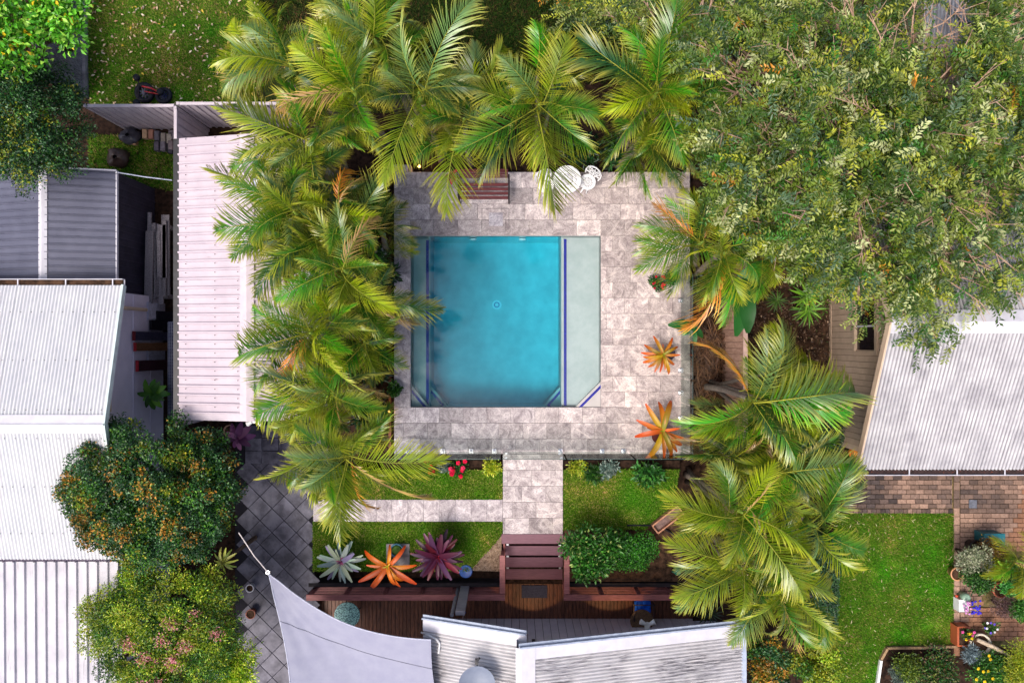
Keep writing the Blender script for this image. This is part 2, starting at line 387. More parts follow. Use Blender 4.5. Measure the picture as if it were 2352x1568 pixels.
def tile(parent, x0, x1, y0, y1, z=0.0, th=.03, gap=.0045, name='paving_tile', m=None, col=None, dz=.0015, rotz=0, bev=.004):
    w_, h_ = round(abs(x1-x0) - gap, 3), round(abs(y1-y0) - gap, 3)
    if w_ < .03 or h_ < .03: return
    key = (name, w_, h_, th)
    if key not in TM: TM[key] = MB().box(-w_/2, w_/2, -h_/2, h_/2, -th, 0, bev).mesh(name)
    cx, cy = (x0+x1)/2, (y0+y1)/2
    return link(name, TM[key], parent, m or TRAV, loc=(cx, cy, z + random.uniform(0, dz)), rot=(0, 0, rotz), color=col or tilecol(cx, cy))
def course(parent, xa, xb, ya, yb, z=0, tw=.613, off=None, vertical=False):
    off = random.choice((.2, .45, .7)) if off is None else off
    a0, a1 = (xa, xb) if not vertical else (ya, yb)
    cut = [a0]; p = a0 + tw*off
    while p < a1 - .1: cut.append(p); p += tw
    cut.append(a1)
    for p0, p1 in zip(cut, cut[1:]):
        if vertical: tile(parent, xa, xb, p0, p1, z)
        else: tile(parent, p0, p1, ya, yb, z)
X = lambda px, z=0: D(px, 784, z).x
Y = lambda py, z=0: D(1176, py, z).y
ys = [395, 431.5, 468, 504.5, 541]
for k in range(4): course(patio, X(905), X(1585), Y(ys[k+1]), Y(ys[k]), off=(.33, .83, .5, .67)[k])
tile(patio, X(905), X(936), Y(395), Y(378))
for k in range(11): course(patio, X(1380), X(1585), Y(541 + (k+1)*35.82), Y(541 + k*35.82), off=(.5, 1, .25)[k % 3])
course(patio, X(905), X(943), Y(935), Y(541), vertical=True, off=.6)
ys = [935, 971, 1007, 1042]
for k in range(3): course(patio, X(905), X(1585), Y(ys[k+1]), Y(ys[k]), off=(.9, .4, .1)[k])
# paths
ps = MB(); a, b = D(1155, 1042, 0), D(1293, 1226, 0); ps.box(a.x, b.x, b.y, a.y, -.4, -.035)
path = struct('path', ps, CONC)
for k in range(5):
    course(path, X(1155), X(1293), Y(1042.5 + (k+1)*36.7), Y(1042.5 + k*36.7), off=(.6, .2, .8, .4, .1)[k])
ps = MB(); a, b = D(719, 1147, 0), D(1154.6, 1197.5, 0); ps.box(a.x, b.x, b.y, a.y, -.4, -.035)
path2 = struct('path', ps, CONC)
for k in range(12): tile(path2, X(719 + k*36.3), X(719 + (k+1)*36.3), Y(1197.5), Y(1147), -.004, col=(lambda v: (.98*v, .95*v, .98*v))(random.uniform(.8, 1.0)))
# skimmer lid let into the coping
sk = thing('skimmer_lid', 'square stone skimmer lid let into the paving above the pool', 'lid', D(1143, 506, 0))
fr = D(1107, 479, 0); to = D(1169, 541, 0)
mb = MB(); F_ = (fr.x, to.x, to.y, fr.y)
for q in ((F_[0]-.006, F_[0]+.006, F_[2]+.28, F_[3]), (F_[1]-.006, F_[1]+.006, F_[2]+.28, F_[3]), (F_[0], F_[1], F_[3]-.006, F_[3]+.006)): mb.box(*q, -.01, .006)
mb.build('frame', mat('steel_edge', L(110, 105, 110), None, 8, .4, .4, .6), sk)
lid = D(1123, 488, 0); lid2 = D(1155, 519, 0)
o = MB().box(lid.x, lid2.x, lid2.y, lid.y, -.01, .007, .003).build('cover', TRAV, sk, color=(.72, .74, .84))
# ------------------------------------------------------------------ pool
PL, PR, PT, PB = X(943), X(1380), Y(541.5), Y(935)
DEEP, LEDGE = -1.3, -.2
PLAST = mat('pool_plaster', (.62, .63, .61), (.44, .47, .47), 2.4, .8, .1, speck=((.42, .47, .46), 60, .62), lo=.3, hi=.7, rnd=False)
LEDGEM = mat('ledge_pebble', (.50, .46, .45), (.42, .40, .39), 3, .8, .1, speck=((.36, .38, .36), 50, .6), rnd=False)
NAVY = mat('navy_pool_tile', L(14, 22, 150), L(8, 12, 110), 30, .3, .4)
pool = struct('swimming_pool', MB().box(PL-.12, PR+.12, PB-.12, PT+.12, DEEP-.2, DEEP)
    .box(PL-.12, PL, PB-.12, PT+.12, DEEP, -.036).box(PR, PR+.12, PB-.12, PT+.12, DEEP, -.036)
    .box(PL, PR, PT, PT+.12, DEEP, -.036).box(PL, PR, PB-.12, PB, DEEP, -.036), PLAST)
xl, xr = X(988, -.4), X(1289, LEDGE)
MB().box(PL, xl, PB, PT, DEEP, -.4, .03).build('pool_ledge', LEDGEM, pool)
MB().box(xr, PR, PB, PT, DEEP, LEDGE+.02, .03).build('pool_ledge', LEDGEM, pool)
for px, lz in ((982, -.4), (1298, LEDGE)):
    a = X(px, lz); MB().box(a-.036, a+.036, PB+.02, PT-.06, lz, lz+.032).build('tile_line', NAVY, pool)
def cornerstep(ax, ay, bx, by, cx, cy, z):       # triangular step with a navy line along its edge
    A, B, Cc = D(ax, ay, z), D(bx, by, z), D(cx, cy, z)
    MB().prism([(p.x, p.y) for p in (A, B, Cc)], z-.6 if z < -.5 else -.5, z).build('corner_step', LEDGEM, pool)
    d = (B - A).normalized(); n = Vector((-d.y, d.x, 0)); q = Cc - A; n = n if n.dot(q) > 0 else -n
    u, v = A + d*.08 + n*.09, B - d*.08 + n*.09
    MB().bar(u + Vector((0,0,.002)), v + Vector((0,0,.002)), .062, .014).build('tile_line', NAVY, pool)
cornerstep(943, 882, 990, 938, 943, 938, -.26); cornerstep(1384, 872, 1318, 938, 1384, 938, LEDGE+.16)
cornerstep(988, 884, 1036, 940, 988, 940, -.62); cornerstep(1290, 884, 1240, 940, 1290, 940, -.62)
dr = MB(); c = D(1141, 700, DEEP)
WHITE = mat('white_plastic', (.8, .8, .8), (.72, .72, .73), 6, .4, .4)
DARKM = mat('dark_metal', L(40, 40, 46), L(24, 24, 28), 8, .45, .4)
dn = MB().lathe([(.0, .0), (.13, .0), (.13, .02), (.0, .024)], c, 24).build('drain', WHITE, pool)
MB().lathe([(.055, .026), (.075, .026), (.075, .03), (.055, .03), (.055, .026)], c, 24, False).build('drain_ring', NAVY, dn)
for px in (1087, 1200):
    q = Vector((X(px, -.5), PT - .02, -.45)); MB().tube([q, q + Vector((0, -.03, 0))], .09, 16).build('pool_light', WHITE, pool)
q = Vector((PL, 0, 0))
MB().box(PL, PR, PB, PB+.003, -.16, -.037).box(PL, PR, PT-.003, PT, -.16, -.037).box(PL, PL+.003, PB, PT, -.16, -.037).box(PR-.003, PR, PB, PT, -.16, -.037).build('waterline_tiles', mat('waterline', L(70, 80, 84), L(40, 46, 50), 20, .3, .4), pool)
wm = bpy.data.materials.new('pool_water'); wm.use_nodes = True; t = wm.node_tree; t.nodes.remove(t.nodes['Principled BSDF']); out = t.nodes['Material Output']
tr = N(t, 'ShaderNodeBsdfTransparent'); gl = N(t, 'ShaderNodeBsdfGlossy'); gl.inputs['Roughness'].default_value = .0
fn = N(t, 'ShaderNodeFresnel'); fn.inputs['IOR'].default_value = 1.4; ms = N(t, 'ShaderNodeMixShader')
v = coords(t, rnd=False); bn = N(t, 'ShaderNodeBump'); bn.inputs['Strength'].default_value = .12; bn.inputs['Distance'].default_value = .02
t.links.new(noise(t, v, 5, 3), bn.inputs['Height']); t.links.new(bn.outputs[0], gl.inputs['Normal'])
t.links.new(fn.outputs[0], ms.inputs[0]); t.links.new(tr.outputs[0], ms.inputs[1]); t.links.new(gl.outputs[0], ms.inputs[2]); t.links.new(ms.outputs[0], out.inputs['Surface'])
va = N(t, 'ShaderNodeVolumeAbsorption'); va.inputs['Color'].default_value = (0.0, .855, .955, 1); va.inputs['Density'].default_value = 1.35
t.links.new(va.outputs[0], out.inputs['Volume'])
struct('pool_water', MB().box(PL+.002, PR-.002, PB+.002, PT-.002, DEEP+.002, -.07), wm)
# ------------------------------------------------------------------ slate paving
SLATE = mat('slate', L(104, 102, 116), L(56, 54, 68), 3.2, .55, .35, objrand=.35, bmp=.004, speck=(L(40, 38, 50), 9, .66))
sp = [(545,965),(722,965),(722,1335),(640,1400),(660,1600),(560,1600),(602,1500),(606,1420),(592,1330),(560,1280),(548,1150)]
sl = sheet('paving', [(540,965),(722,965),(722,1600),(540,1600)], -.09, mat('dark_grout', L(30, 28, 36), None, 8, .9))
sl2 = [(D(x, y, -.07).x, D(x, y, -.07).y) for x, y in sp]
A45 = math.pi/4; s_ = .44
y1068 = Y(1052, -.07)
for i in range(-14, 15):
    for j in range(-14, 15):
        cx = X(625, -.07) + (i - j)*s_*math.cos(A45); cy = Y(1250, -.07) + (i + j)*s_*math.sin(A45)
        if cy - s_*.1 > y1068: continue
        qx = 1176 + cx*KP/18.07; qy = 784 - cy*KP/18.07
        if 548 < qx < 712 and qy < 1600:
            tile(sl, cx-s_/2, cx+s_/2, cy-s_/2, cy+s_/2, -.07, .02, .012, 'slate_tile', SLATE, rotz=A45)
for r_ in range(3):
    for i in range(5):
        x0 = X(563, -.07) + i*.43; yy = Y(976, -.07) - r_*.33
        tile(sl, x0, x0+.43, yy-.33, yy, -.062, .02, .012, 'slate_tile', SLATE)
# ------------------------------------------------------------------ brick paving (neighbour)
BRICKM = objcol('paver_brick', .9, .12, .45, 22)
bp = sheet('brick_paving', [(1938,1080),(2400,1080),(2400,1500),(2189,1500),(2189,1180),(1938,1180)], GZ + .01, mat('sandy_joint', L(120, 104, 66), L(70, 66, 34), 12, .95))
bz = GZ + .045; bw, bh = .232, .125; k0 = (CAMH - bz)/KP
bricks = []
def addbricks(xa, xb, ya, yb):
    j = 0; y = Y(ya, bz)
    while y > Y(yb, bz) + .06:
        x = X(xa, bz) + (-bw/2 if j % 2 else 0)
        while x < X(xb, bz) - .02:
            xs = max(x, X(xa, bz)); xe = min(x + bw, X(xb, bz))
            if xe - xs > .05: bricks.append((xs, xe, y - bh, y))
            x += bw
        y -= bh; j += 1
addbricks(1940, 2188, 1080, 1168); addbricks(2206, 2360, 1080, 1270); addbricks(2206, 2360, 1395, 1466)
for y in np.arange(1086, 1490, 20): bricks.append((X(2191, bz), X(2205, bz), Y(y+20, bz), Y(y, bz)))
for x in np.arange(1940, 2188, 10.4): bricks.append((X(x, bz), X(x+10.4, bz), Y(1179, bz), Y(1168, bz)))
addbricks(2206, 2260, 1270, 1395)
def brickcol(cx, cy):
    n_ = math.sin(cx*2.1 + 1)*math.sin(cy*2.7) + random.uniform(-1, 1)*.8
    wet = 1.0 if cy > Y(1182, bz) else .25
    if cx > X(2190, bz): wet *= .7
    k = min(1, max(0, .72*wet + .36*n_*wet + .06))
    a, b = L(186, 152, 132), L(84, 74, 72); v = random.uniform(.75, 1.2)
    return tuple((p*(1-k) + q*k)*v for p, q in zip(a, b))
bricks.sort(key=lambda q: q[0]**2 + q[2]**2)
for xs, xe, ya, yb in bricks[:300]:
    tile(bp, xs, xe, ya, yb, bz, .03, .012, 'brick', BRICKM, brickcol((xs+xe)/2, ya), dz=.005)
if len(bricks) > 300:
    mb = MB()
    for xs, xe, ya, yb in bricks[300:]:
        z = bz + random.uniform(0, .005); mb.box(xs+.006, xe-.006, ya+.006, yb-.006, z-.03, z, .004)
    tag(mb.build('brick_field', BRICKM, bp, color=L(160, 118, 94)), None, None, None, 'stuff')
gr = thing('drain_grate', 'small square metal drain grate in the brick paving', 'drain', D(2235, 1157, GZ))
c = D(2235, 1157, bz + .012)
mb = MB().box(c.x-.11, c.x+.11, c.y-.11, c.y+.11, bz-.02, bz+.006); mb.build('frame', DARKM, gr)
mb = MB()
for k in range(-4, 5):
    mb.box(c.x-.1, c.x+.1, c.y+k*.024-.006, c.y+k*.024+.006, bz+.006, bz+.014)
mb.build('grille', mat('galvanised', L(190, 192, 200), L(150, 152, 160), 10, .4, .5, .7), gr)
# ------------------------------------------------------------------ timber deck, stairs and balustrade
DECKW = mat('deck_timber', L(122, 76, 54), L(72, 44, 34), 5, .5, .35, (8, 1, 1), .002, .4)
RAILW = mat('rail_timber', L(160, 100, 98), L(128, 78, 78), 4, .55, .3, (1, 8, 8), .002, .15)
TREADW = mat('tread_timber', L(120, 78, 92), L(102, 66, 78), 5, .5, .35, (1, 10, 1), .001, .12)
DZ = -.6
dk = struct('deck', MB().box(X(690, DZ), X(1590, DZ), Y(1640, DZ), Y(1335, DZ), DZ-.3, DZ-.03), mat('deck_frame', L(36, 24, 22), None, 6, .8))
x = X(692, DZ); dl = abs(Y(1440, DZ) - Y(1335, DZ))
while x < X(1585, DZ):
    tile(dk, x, x+.1, Y(1440 if x > X(1000, DZ) else 1630, DZ), Y(1335, DZ), DZ, .025, .007, 'deck_board', DECKW); x += .1
stl = thing('timber_stairs', 'dark red timber stairs leading from the stone path down to the deck', 'stairs', D(1228, 1280, DZ))
for y0, y1, x0, x1, z in ((1226,1248.5,1152,1294,.012),(1253,1275,1160,1294,-.14),(1279,1302,1161,1294,-.29),(1306,1330,1161,1294,-.44)):
    a, b = D(x0, y0, z), D(x1, y1, z); MB().box(a.x, b.x, b.y, a.y, z-.04, z, .006).build('tread', TREADW, stl)
for px in (1158, 1297):
    a, b = D(px, 1230, 0), D(px, 1336, DZ); MB().bar((a.x, a.y, -.12), (a.x, b.y, DZ-.02), .045, .24).build('stringer', RAILW, stl)
for py, z in ((1250.5,-.1),(1277,-.25),(1304,-.4)):
    for px in (1166, 1286):
        q = D(px, py, z); MB().box(q.x-.03, q.x+.03, q.y-.02, q.y+.02, z-.05, z).build('bracket', mat('bracket_steel', L(200, 200, 205), None, 8, .35, .5, .8) if 'bracket_steel' not in bpy.data.materials else bpy.data.materials['bracket_steel'], stl)
RZ = .4
def balustrade(label, xa, xb, posts):
    yr = Y(1372, RZ); th = thing('balustrade', label, 'balustrade', (X((xa+xb)/2, RZ), yr, DZ), 'deck balustrades')
    MB().box(X(xa, RZ), X(xb, RZ), yr-.075, yr+.075, RZ-.04, RZ, .006).build('top_rail', RAILW, th)
    for k in range(7):
        z = DZ + .1 + k*.115; MB().box(X(xa, RZ)+.02, X(xb, RZ)-.02, yr-.012, yr+.012, z, z+.022).build('slat', RAILW, th)
    for p in posts:
        px = X(p, RZ); MB().box(px-.045, px+.045, yr-.04, yr+.04, DZ-.03, RZ-.041).build('post', RAILW, th)
balustrade('deck balustrade with slatted panels under the orange bromeliad', 703, 1047, (708, 790, 880, 965, 1040))
balustrade('short slatted balustrade between the grey post and the stairs', 1074, 1160, (1080, 1152))
balustrade('slatted deck balustrade in front of the blue cushioned chair', 1295, 1555, (1302, 1385, 1470, 1548))
for px, nm in ((1154, 'left timber handrail of the garden stairs'), (1302, 'right timber handrail of the garden stairs')):
    th = thing('handrail', nm, 'handrail', (X(px, RZ), Y(1320, RZ), DZ), 'stair handrails')
    MB().box(X(px, RZ)-.07, X(px, RZ)+.07, Y(1364, RZ), Y(1275, RZ), RZ-.035, RZ+.004, .006).build('rail', RAILW, th)
    for py in (1280, 1360): MB().box(X(px, RZ)-.045, X(px, RZ)+.045, Y(py, RZ)-.04, Y(py, RZ)+.04, DZ-.03, RZ-.036).build('post', RAILW, th)
q = D(1071, 1333, DZ)
gp = thing('post', 'tall grey post rising from the deck beside the house', 'post', (q.x, q.y, DZ))
GREYP = mat('grey_paint', L(150, 146, 152), L(132, 128, 136), 5, .6, .3)
MB().box(q.x-.11, q.x+.11, q.y-.05, q.y+.05, DZ, 1.62).build('shaft', GREYP, gp)
MB().tube([(q.x-.2, q.y-.08, DZ), (q.x-.2, q.y-.08, 1.55)], .045, 10).build('downpipe', GREYP, gp)
a, b = D(1198, 1343, DZ), D(1257, 1372, DZ)
tag(MB().box(a.x, b.x, b.y, a.y, DZ+.001, DZ+.02, .008).build('doormat', mat('rubber_mat', L(70, 72, 90), L(54, 56, 72), 30, .9), None), 'grey rubber doormat at the foot of the timber stairs', 'doormat')
struct('retaining_wall', MB().box(X(722, DZ), X(1150, DZ), Y(1333, DZ)+.02, Y(1333, DZ)+.12, -1, -.06).box(X(1305, DZ), X(1590, DZ), Y(1333, DZ)+.02, Y(1333, DZ)+.12, -1, -.06), mat('dark_block', L(46, 40, 44), L(28, 25, 28), 6, .9))
# ------------------------------------------------------------------ roofs
SM = {}
def prof_pts(prof, pitch, amp, n):
    out = []
    for i in range(n):
        b = i*pitch
        if prof == 'sine': out += [(b + pitch*k/6, amp/2*math.sin(2*math.pi*k/6)) for k in range(6)]
        elif prof == 'trap': out += [(b, 0), (b + pitch*.7, 0), (b + pitch*.76, amp), (b + pitch*.94, amp)]
        else: out += [(b, 0), (b + pitch*.42, 0), (b + pitch*.45, amp), (b + pitch*.52, amp), (b + pitch*.55, 0), (b+pitch*.7, 0), (b+pitch*.73, amp*.35), (b+pitch*.77, 0)]
    out.append((n*pitch, out[0][1])); return out
def sheets(parent, m, O, U, V, width, length, pitch, amp, prof='sine', per=10, name='roof_sheet', color=None, lift=.003):
    O, U, V = Vector(O), Vector(U).normalized(), Vector(V).normalized(); W = U.cross(V)
    total = max(1, round(width/pitch)); i = 0; idx = 0
    while i < total:
        n = min(per, total - i); key = (name, round(length, 3), pitch, amp, prof, n)
        if key not in SM:
            pts = prof_pts(prof, pitch, amp, n); k = len(pts)
            vs = [(x_, 0, z_) for x_, z_ in pts] + [(x_, length, z_) for x_, z_ in pts]
            me = bpy.data.meshes.new(name); me.from_pydata(vs, [], [(j, j+1, k+j+1, k+j) for j in range(k-1)])
            if prof == 'sine': me.polygons.foreach_set('use_smooth', [True]*len(me.polygons))
            SM[key] = me
        o = O + U*i*pitch + W*(lift*(idx % 2))
        mt = Matrix(((U.x, V.x, W.x, o.x), (U.y, V.y, W.y, o.y), (U.z, V.z, W.z, o.z), (0, 0, 0, 1)))
        link(name, SM[key], parent, m, mtx=mt, color=color); i += n; idx += 1
def roofmat(name, a, b, stain_shade, amt=.62, stretch=(14, 1.2, 1), rough=.5, spec=.3, metal=0, stscale=1.0, pitch=0, valley=.6):
    m, t, bs = newmat(name); v = coords(t, rnd=True)
    c = ramp(t, noise(t, v, 2.0, 4), [(.3, b), (.7, a)])
    st = coords(t, stretch, True); f = noise(t, st, 3.0*stscale, 6, .7); g_ = noise(t, v, .9, 3)
    k = mth(t, 'MULTIPLY', ramp(t, f, [(amt, (0,)*3), (amt + .1, (1,)*3)]), ramp(t, g_, [(.4, (0,)*3), (.6, (1,)*3)]))
    c = mix(t, c, stain_shade, mth(t, 'MULTIPLY', k, .8))
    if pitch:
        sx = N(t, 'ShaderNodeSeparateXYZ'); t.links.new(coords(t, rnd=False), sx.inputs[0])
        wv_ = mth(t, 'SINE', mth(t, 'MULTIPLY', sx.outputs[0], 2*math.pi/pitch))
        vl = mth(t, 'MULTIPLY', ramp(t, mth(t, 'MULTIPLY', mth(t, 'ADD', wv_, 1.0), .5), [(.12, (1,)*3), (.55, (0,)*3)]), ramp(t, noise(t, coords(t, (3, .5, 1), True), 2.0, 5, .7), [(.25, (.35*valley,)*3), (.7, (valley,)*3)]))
        c = mix(t, c, stain_shade, vl)  # valley dirt that also paints shade between the ribs, for rib contrast
    sp_ = ramp(t, noise(t, v, 26, 5, .75), [(.67, (0,)*3), (.72, (.7,)*3)])
    c = mix(t, c, stain_shade, sp_)
    t.links.new(c, bs.inputs['Base Color']); bs.inputs['Roughness'].default_value = rough; bs.inputs['Specular IOR Level'].default_value = spec; bs.inputs['Metallic'].default_value = metal
    return m
PINKR = roofmat('pink_white_roof', L(192, 180, 188), L(178, 166, 176), L(88, 72, 76), .62, (5, .5, 1))
PINKR_STAIN = PINKR
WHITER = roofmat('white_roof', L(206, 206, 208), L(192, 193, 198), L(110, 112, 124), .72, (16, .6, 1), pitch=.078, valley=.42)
DARKR = roofmat('charcoal_roof', L(92, 94, 112), L(78, 80, 98), L(48, 46, 54), .6, (10, .7, 1))
BROWNR = roofmat('brown_faded_roof', L(132, 118, 116), L(84, 72, 78), L(52, 44, 50), .5, (10, .5, 1))
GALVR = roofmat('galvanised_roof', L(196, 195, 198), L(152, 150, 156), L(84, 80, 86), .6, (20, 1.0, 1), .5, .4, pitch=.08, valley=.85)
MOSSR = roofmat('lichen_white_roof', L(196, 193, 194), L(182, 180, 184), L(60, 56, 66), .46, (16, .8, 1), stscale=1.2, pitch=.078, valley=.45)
WEATH = roofmat('weathered_white_roof', L(196, 192, 198), L(166, 164, 172), L(90, 82, 86), .58, (12, .4, 1))
TRIM = mat('white_trim', L(204, 202, 210), L(192, 190, 198), 4, .5, .3)
PTRIM = mat('pink_trim', L(198, 186, 193), L(188, 176, 184), 4, .5, .3)
GALV = mat('galvanised_trim', L(170, 176, 192), L(140, 146, 164), 6, .4, .4, .3)
CREAM = mat('cream_paint', L(206, 182, 158), L(190, 166, 144), 3, .6, .25, objrand=.06)
LILAC = mat('lilac_wall', L(224, 216, 230), L(212, 204, 220), 2, .7, .2)
def screws(parent, rows, m=DARKM, r_=.012):
    mb = MB()
    for q in rows: q = Vector(q); mb.box(q.x-r_, q.x+r_, q.y-r_, q.y+r_, q.z-.004, q.z+.008)
    tag(mb.build('screws', m, parent), None, None, None, 'stuff')
def gable_side(parent, m, Oeave, Oridge, lenvec, pitch, amp, prof, per, **kw):
    """sheets running from the eave line up to the ridge line; lenvec runs along the eave"""
    V = (Vector(Oridge) - Vector(Oeave)); U = Vector(lenvec)
    if U.cross(V).z < 0: Oeave = Vector(Oeave) + U; Oridge = Vector(Oridge) + U; U = -U
    sheets(parent, m, Oeave, U, V, U.length, V.length, pitch, amp, prof, per, **kw)
# pink shed
ez, rz = 2.2, 2.55
xe0, xrg, xe1 = X(411, ez), X(568, rz), X(712, ez); yn, ysn = Y(318, ez), Y(950, ez)
sh = thing('garden_shed', 'long shed with a pale pink ribbed metal roof beside the palms', 'shed', ((xe0+xe1)/2, (yn+ysn)/2, GZ))
ln = yn - ysn
gable_side(sh, PINKR, (xe0, ysn, ez), (xrg, ysn, rz), (0, ln, 0), .2, .05, 'trap', 4)
gable_side(sh, PINKR, (xe1, ysn, ez), (xrg, ysn, rz), (0, ln, 0), .2, .05, 'trap', 4)
mb = MB().add([(xrg-.16, ysn-.12, rz+.015), (xrg+.0, ysn-.12, rz+.06), (xrg+.15, ysn-.12, rz+.015), (xrg-.16, yn+.02, rz+.015), (xrg, yn+.02, rz+.06), (xrg+.15, yn+.02, rz+.015),
    (xrg-.16, ysn-.12, rz-.02), (xrg+.15, ysn-.12, rz-.02), (xrg-.16, yn+.02, rz-.02), (xrg+.15, yn+.02, rz-.02)], [(0,1,4,3),(1,2,5,4),(0,3,8,6),(2,7,9,5),(0,6,7,2,1),(3,4,5,9,8)])
mb.build('ridge_cap', PTRIM, sh)
sl_ = lambda x_: ez + (rz-ez)*(1 - abs(x_ - xrg)/(xrg-xe0 if x_ < xrg else xe1-xrg))
mb = MB()
for xa, xb in ((xe0-.02, xrg), (xrg, xe1+.02)):
    za, zb = sl_(xa), sl_(xb); mb.add([(xa, ysn-.13, za+.035), (xb, ysn-.13, zb+.035), (xb, ysn+.06, zb+.035), (xa, ysn+.06, za+.035), (xa, ysn-.13, za-.12), (xb, ysn-.13, zb-.12), (xb, ysn+.06, zb-.12), (xa, ysn+.06, za-.12)],
        [(0,1,2,3),(4,5,1,0),(7,6,5,4),(2,6,7,3),(0,3,7,4),(1,5,6,2)])
mb.build('barge_cap', PTRIM, sh)
MB().box(xe0-.14, xe0-.01, ysn-.1, yn, ez-.14, ez-.02).build('gutter', DARKM, sh)
MB().box(xe0+.12, xe1-.12, ysn+.02, yn-.05, GZ, ez-.06).build('wall', LILAC, sh)
rows = []
for i in range(int(ln/.2)):
    y_ = ysn + .1 + i*.2
    for x_ in (xe0+.18, xe0+.9, xrg-.22, xrg+.2, xrg+.85): rows.append((x_, y_ + .07, sl_(x_) + .028))
screws(sh, rows, r_=.009)
wv = D(602, 417, 2.45)
wb = thing('roof_vent', 'round silver whirlybird vent on the pink shed roof', 'vent', (wv.x, wv.y, sl_(wv.x)))
MB().lathe([(.11, -.05), (.11, .12)], (wv.x, wv.y, 2.42), 16).build('neck', GALV, wb)
dome = MB().lathe([(.13, 0), (.17, .05), (.18, .12), (.14, .2), (.06, .25), (.0, .26)], (wv.x, wv.y, 2.5), 18).build('dome', mat('polished_steel', L(215, 220, 230), L(170, 176, 190), 12, .25, .5, .8), wb, True)
for k in range(12):
    a = k*math.pi/6; MB().bar((wv.x+.17*math.cos(a), wv.y+.17*math.sin(a), 2.53), (wv.x+.08*math.cos(a+.5), wv.y+.08*math.sin(a+.5), 2.745), .03, .006).build('vane', WHITE, dome)
fl = D(582, 967, 2.1)
fx = thing('flood_light', 'white twin floodlight under the shed gable', 'flood light', (fl.x, fl.y, 2.0))
MB().box(fl.x-.05, fl.x+.05, fl.y-.05, fl.y+.2, 1.98, 2.06).build('bracket', WHITE, fx)
for s in (-1, 1): MB().tube([(fl.x+s*.05, fl.y-.02, 2.06), (fl.x+s*.16, fl.y-.07, 2.05)], [.035, .06], 12).build('lamp_head', WHITE, fx)
# charcoal shed, left
ez, rz = 1.5, 1.86
xr_, xe = X(98, rz), X(268, ez); xw = 2*xr_ - xe; yn, ysn = Y(394, ez), Y(690, ez)
ds = thing('garden_shed', 'charcoal metal shed with white ridge cap on the left', 'shed', ((xr_+xe)/2, (yn+ysn)/2, GZ))
gable_side(ds, DARKR, (xe, ysn, ez), (xr_, ysn, rz), (0, yn-ysn, 0), .17, .034, 'multi', 5)
gable_side(ds, BROWNR, (xw, ysn, ez), (xr_, ysn, rz), (0, yn-ysn, 0), .17, .034, 'multi', 5)
MB().add([(xr_-.1, ysn, rz), (xr_, ysn, rz+.05), (xr_+.1, ysn, rz), (xr_-.1, yn+.02, rz), (xr_, yn+.02, rz+.05), (xr_+.1, yn+.02, rz)], [(0,1,4,3),(1,2,5,4),(3,4,5),(0,2,1)]).build('ridge_cap', TRIM, ds)
CHAR = mat('charcoal_wall', L(52, 50, 66), L(40, 38, 52), 4, .55, .3)
mb = MB(); gable_side(ds, CHAR, (xe-.1, ysn, GZ), (xe-.1, ysn, ez-.02), (0, yn-ysn, 0), .17, .015, 'trap', 6, name='wall_sheet')
MB().box(xw+.1, xe-.13, ysn, yn-.05, GZ, ez-.05).build('wall', CHAR, ds)
MB().box(xe-.012, xe+.014, ysn, yn+.02, ez-.05, ez+.025).build('eave_trim', TRIM, ds)
MB().bar((xe, yn+.02, ez+.01), (xr_, yn+.02, rz+.01), .03, .06).bar((xw, yn+.02, ez+.01), (xr_, yn+.02, rz+.01), .03, .06).build('barge', TRIM, ds)
# white corrugated house, left
ez, rz = 2.4, 3.12
xE = X(281, ez); yE, yR, yS = Y(655, ez), Y(974, rz), Y(1284, ez); xW = -15.0
wh = thing('house', 'house with a white corrugated gable roof at the left edge', 'house', (-11.5, yR, GZ))
gable_side(wh, WHITER, (xW, yE, ez), (xW, yR, rz), (xE-xW, 0, 0), .078, .03, 'sine', 10)
gable_side(wh, WHITER, (xW, yS, ez), (xW, yR, rz), (xE-xW, 0, 0), .078, .03, 'sine', 10)
dz_ = .2*(rz-ez)/(yE-yR)
MB().add([(xW, yR-.2, rz-dz_+.03), (xW, yR-.03, rz+.03), (xW, yR+.03, rz+.03), (xW, yR+.2, rz-dz_+.03), (xE+.01, yR-.2, rz-dz_+.03), (xE+.01, yR-.03, rz+.03), (xE+.01, yR+.03, rz+.03), (xE+.01, yR+.2, rz-dz_+.03),
   (xW, yR, rz+.055), (xE+.01, yR, rz+.055)], [(0,4,5,1),(1,5,9,8),(8,9,6,2),(2,6,7,3),(4,7,6,9,5)]).build('ridge_cap', TRIM, wh)
MB().bar((xE+.02, yE, ez-.02), (xE+.02, yR, rz-.02), .05, .13).bar((xE+.02, yS, ez-.02), (xE+.02, yR, rz-.02), .05, .13).build('barge', mat('pale_green_trim', L(200, 216, 214), None, 5, .5), wh)
gt = MB().box(xW, xE, yE+.0, yE+.14, ez-.12, ez-.1).box(xW, xE, yE+.13, yE+.145, ez-.12, ez-.0).build('gutter', TRIM, wh)
MB().box(xW, xE-.03, yE+.01, yE+.125, ez-.098, ez-.06).build('gutter_leaves', MULCH, gt)
for px in (40, 150, 258): q = X(px, ez); MB().box(q-.012, q+.012, yE, yE+.14, ez-.02, ez-.005).build('gutter_strap', TRIM, gt)
XWALL = X(375, GZ)
WALLP = [(yS+.1, GZ), (yE-.1, GZ), (yE-.1, ez-.1), (yR, rz-.12), (yS+.1, ez-.1)]
mb = MB(); mb.add([(XWALL, y_, z_) for y_, z_ in WALLP] + [(xW, y_, z_) for y_, z_ in WALLP], [(0,1,2,3,4),(9,8,7,6,5)] + [(i, 5+i, 5+(i+1)%5, (i+1)%5) for i in range(5)]); mb.build('wall', LILAC, wh)
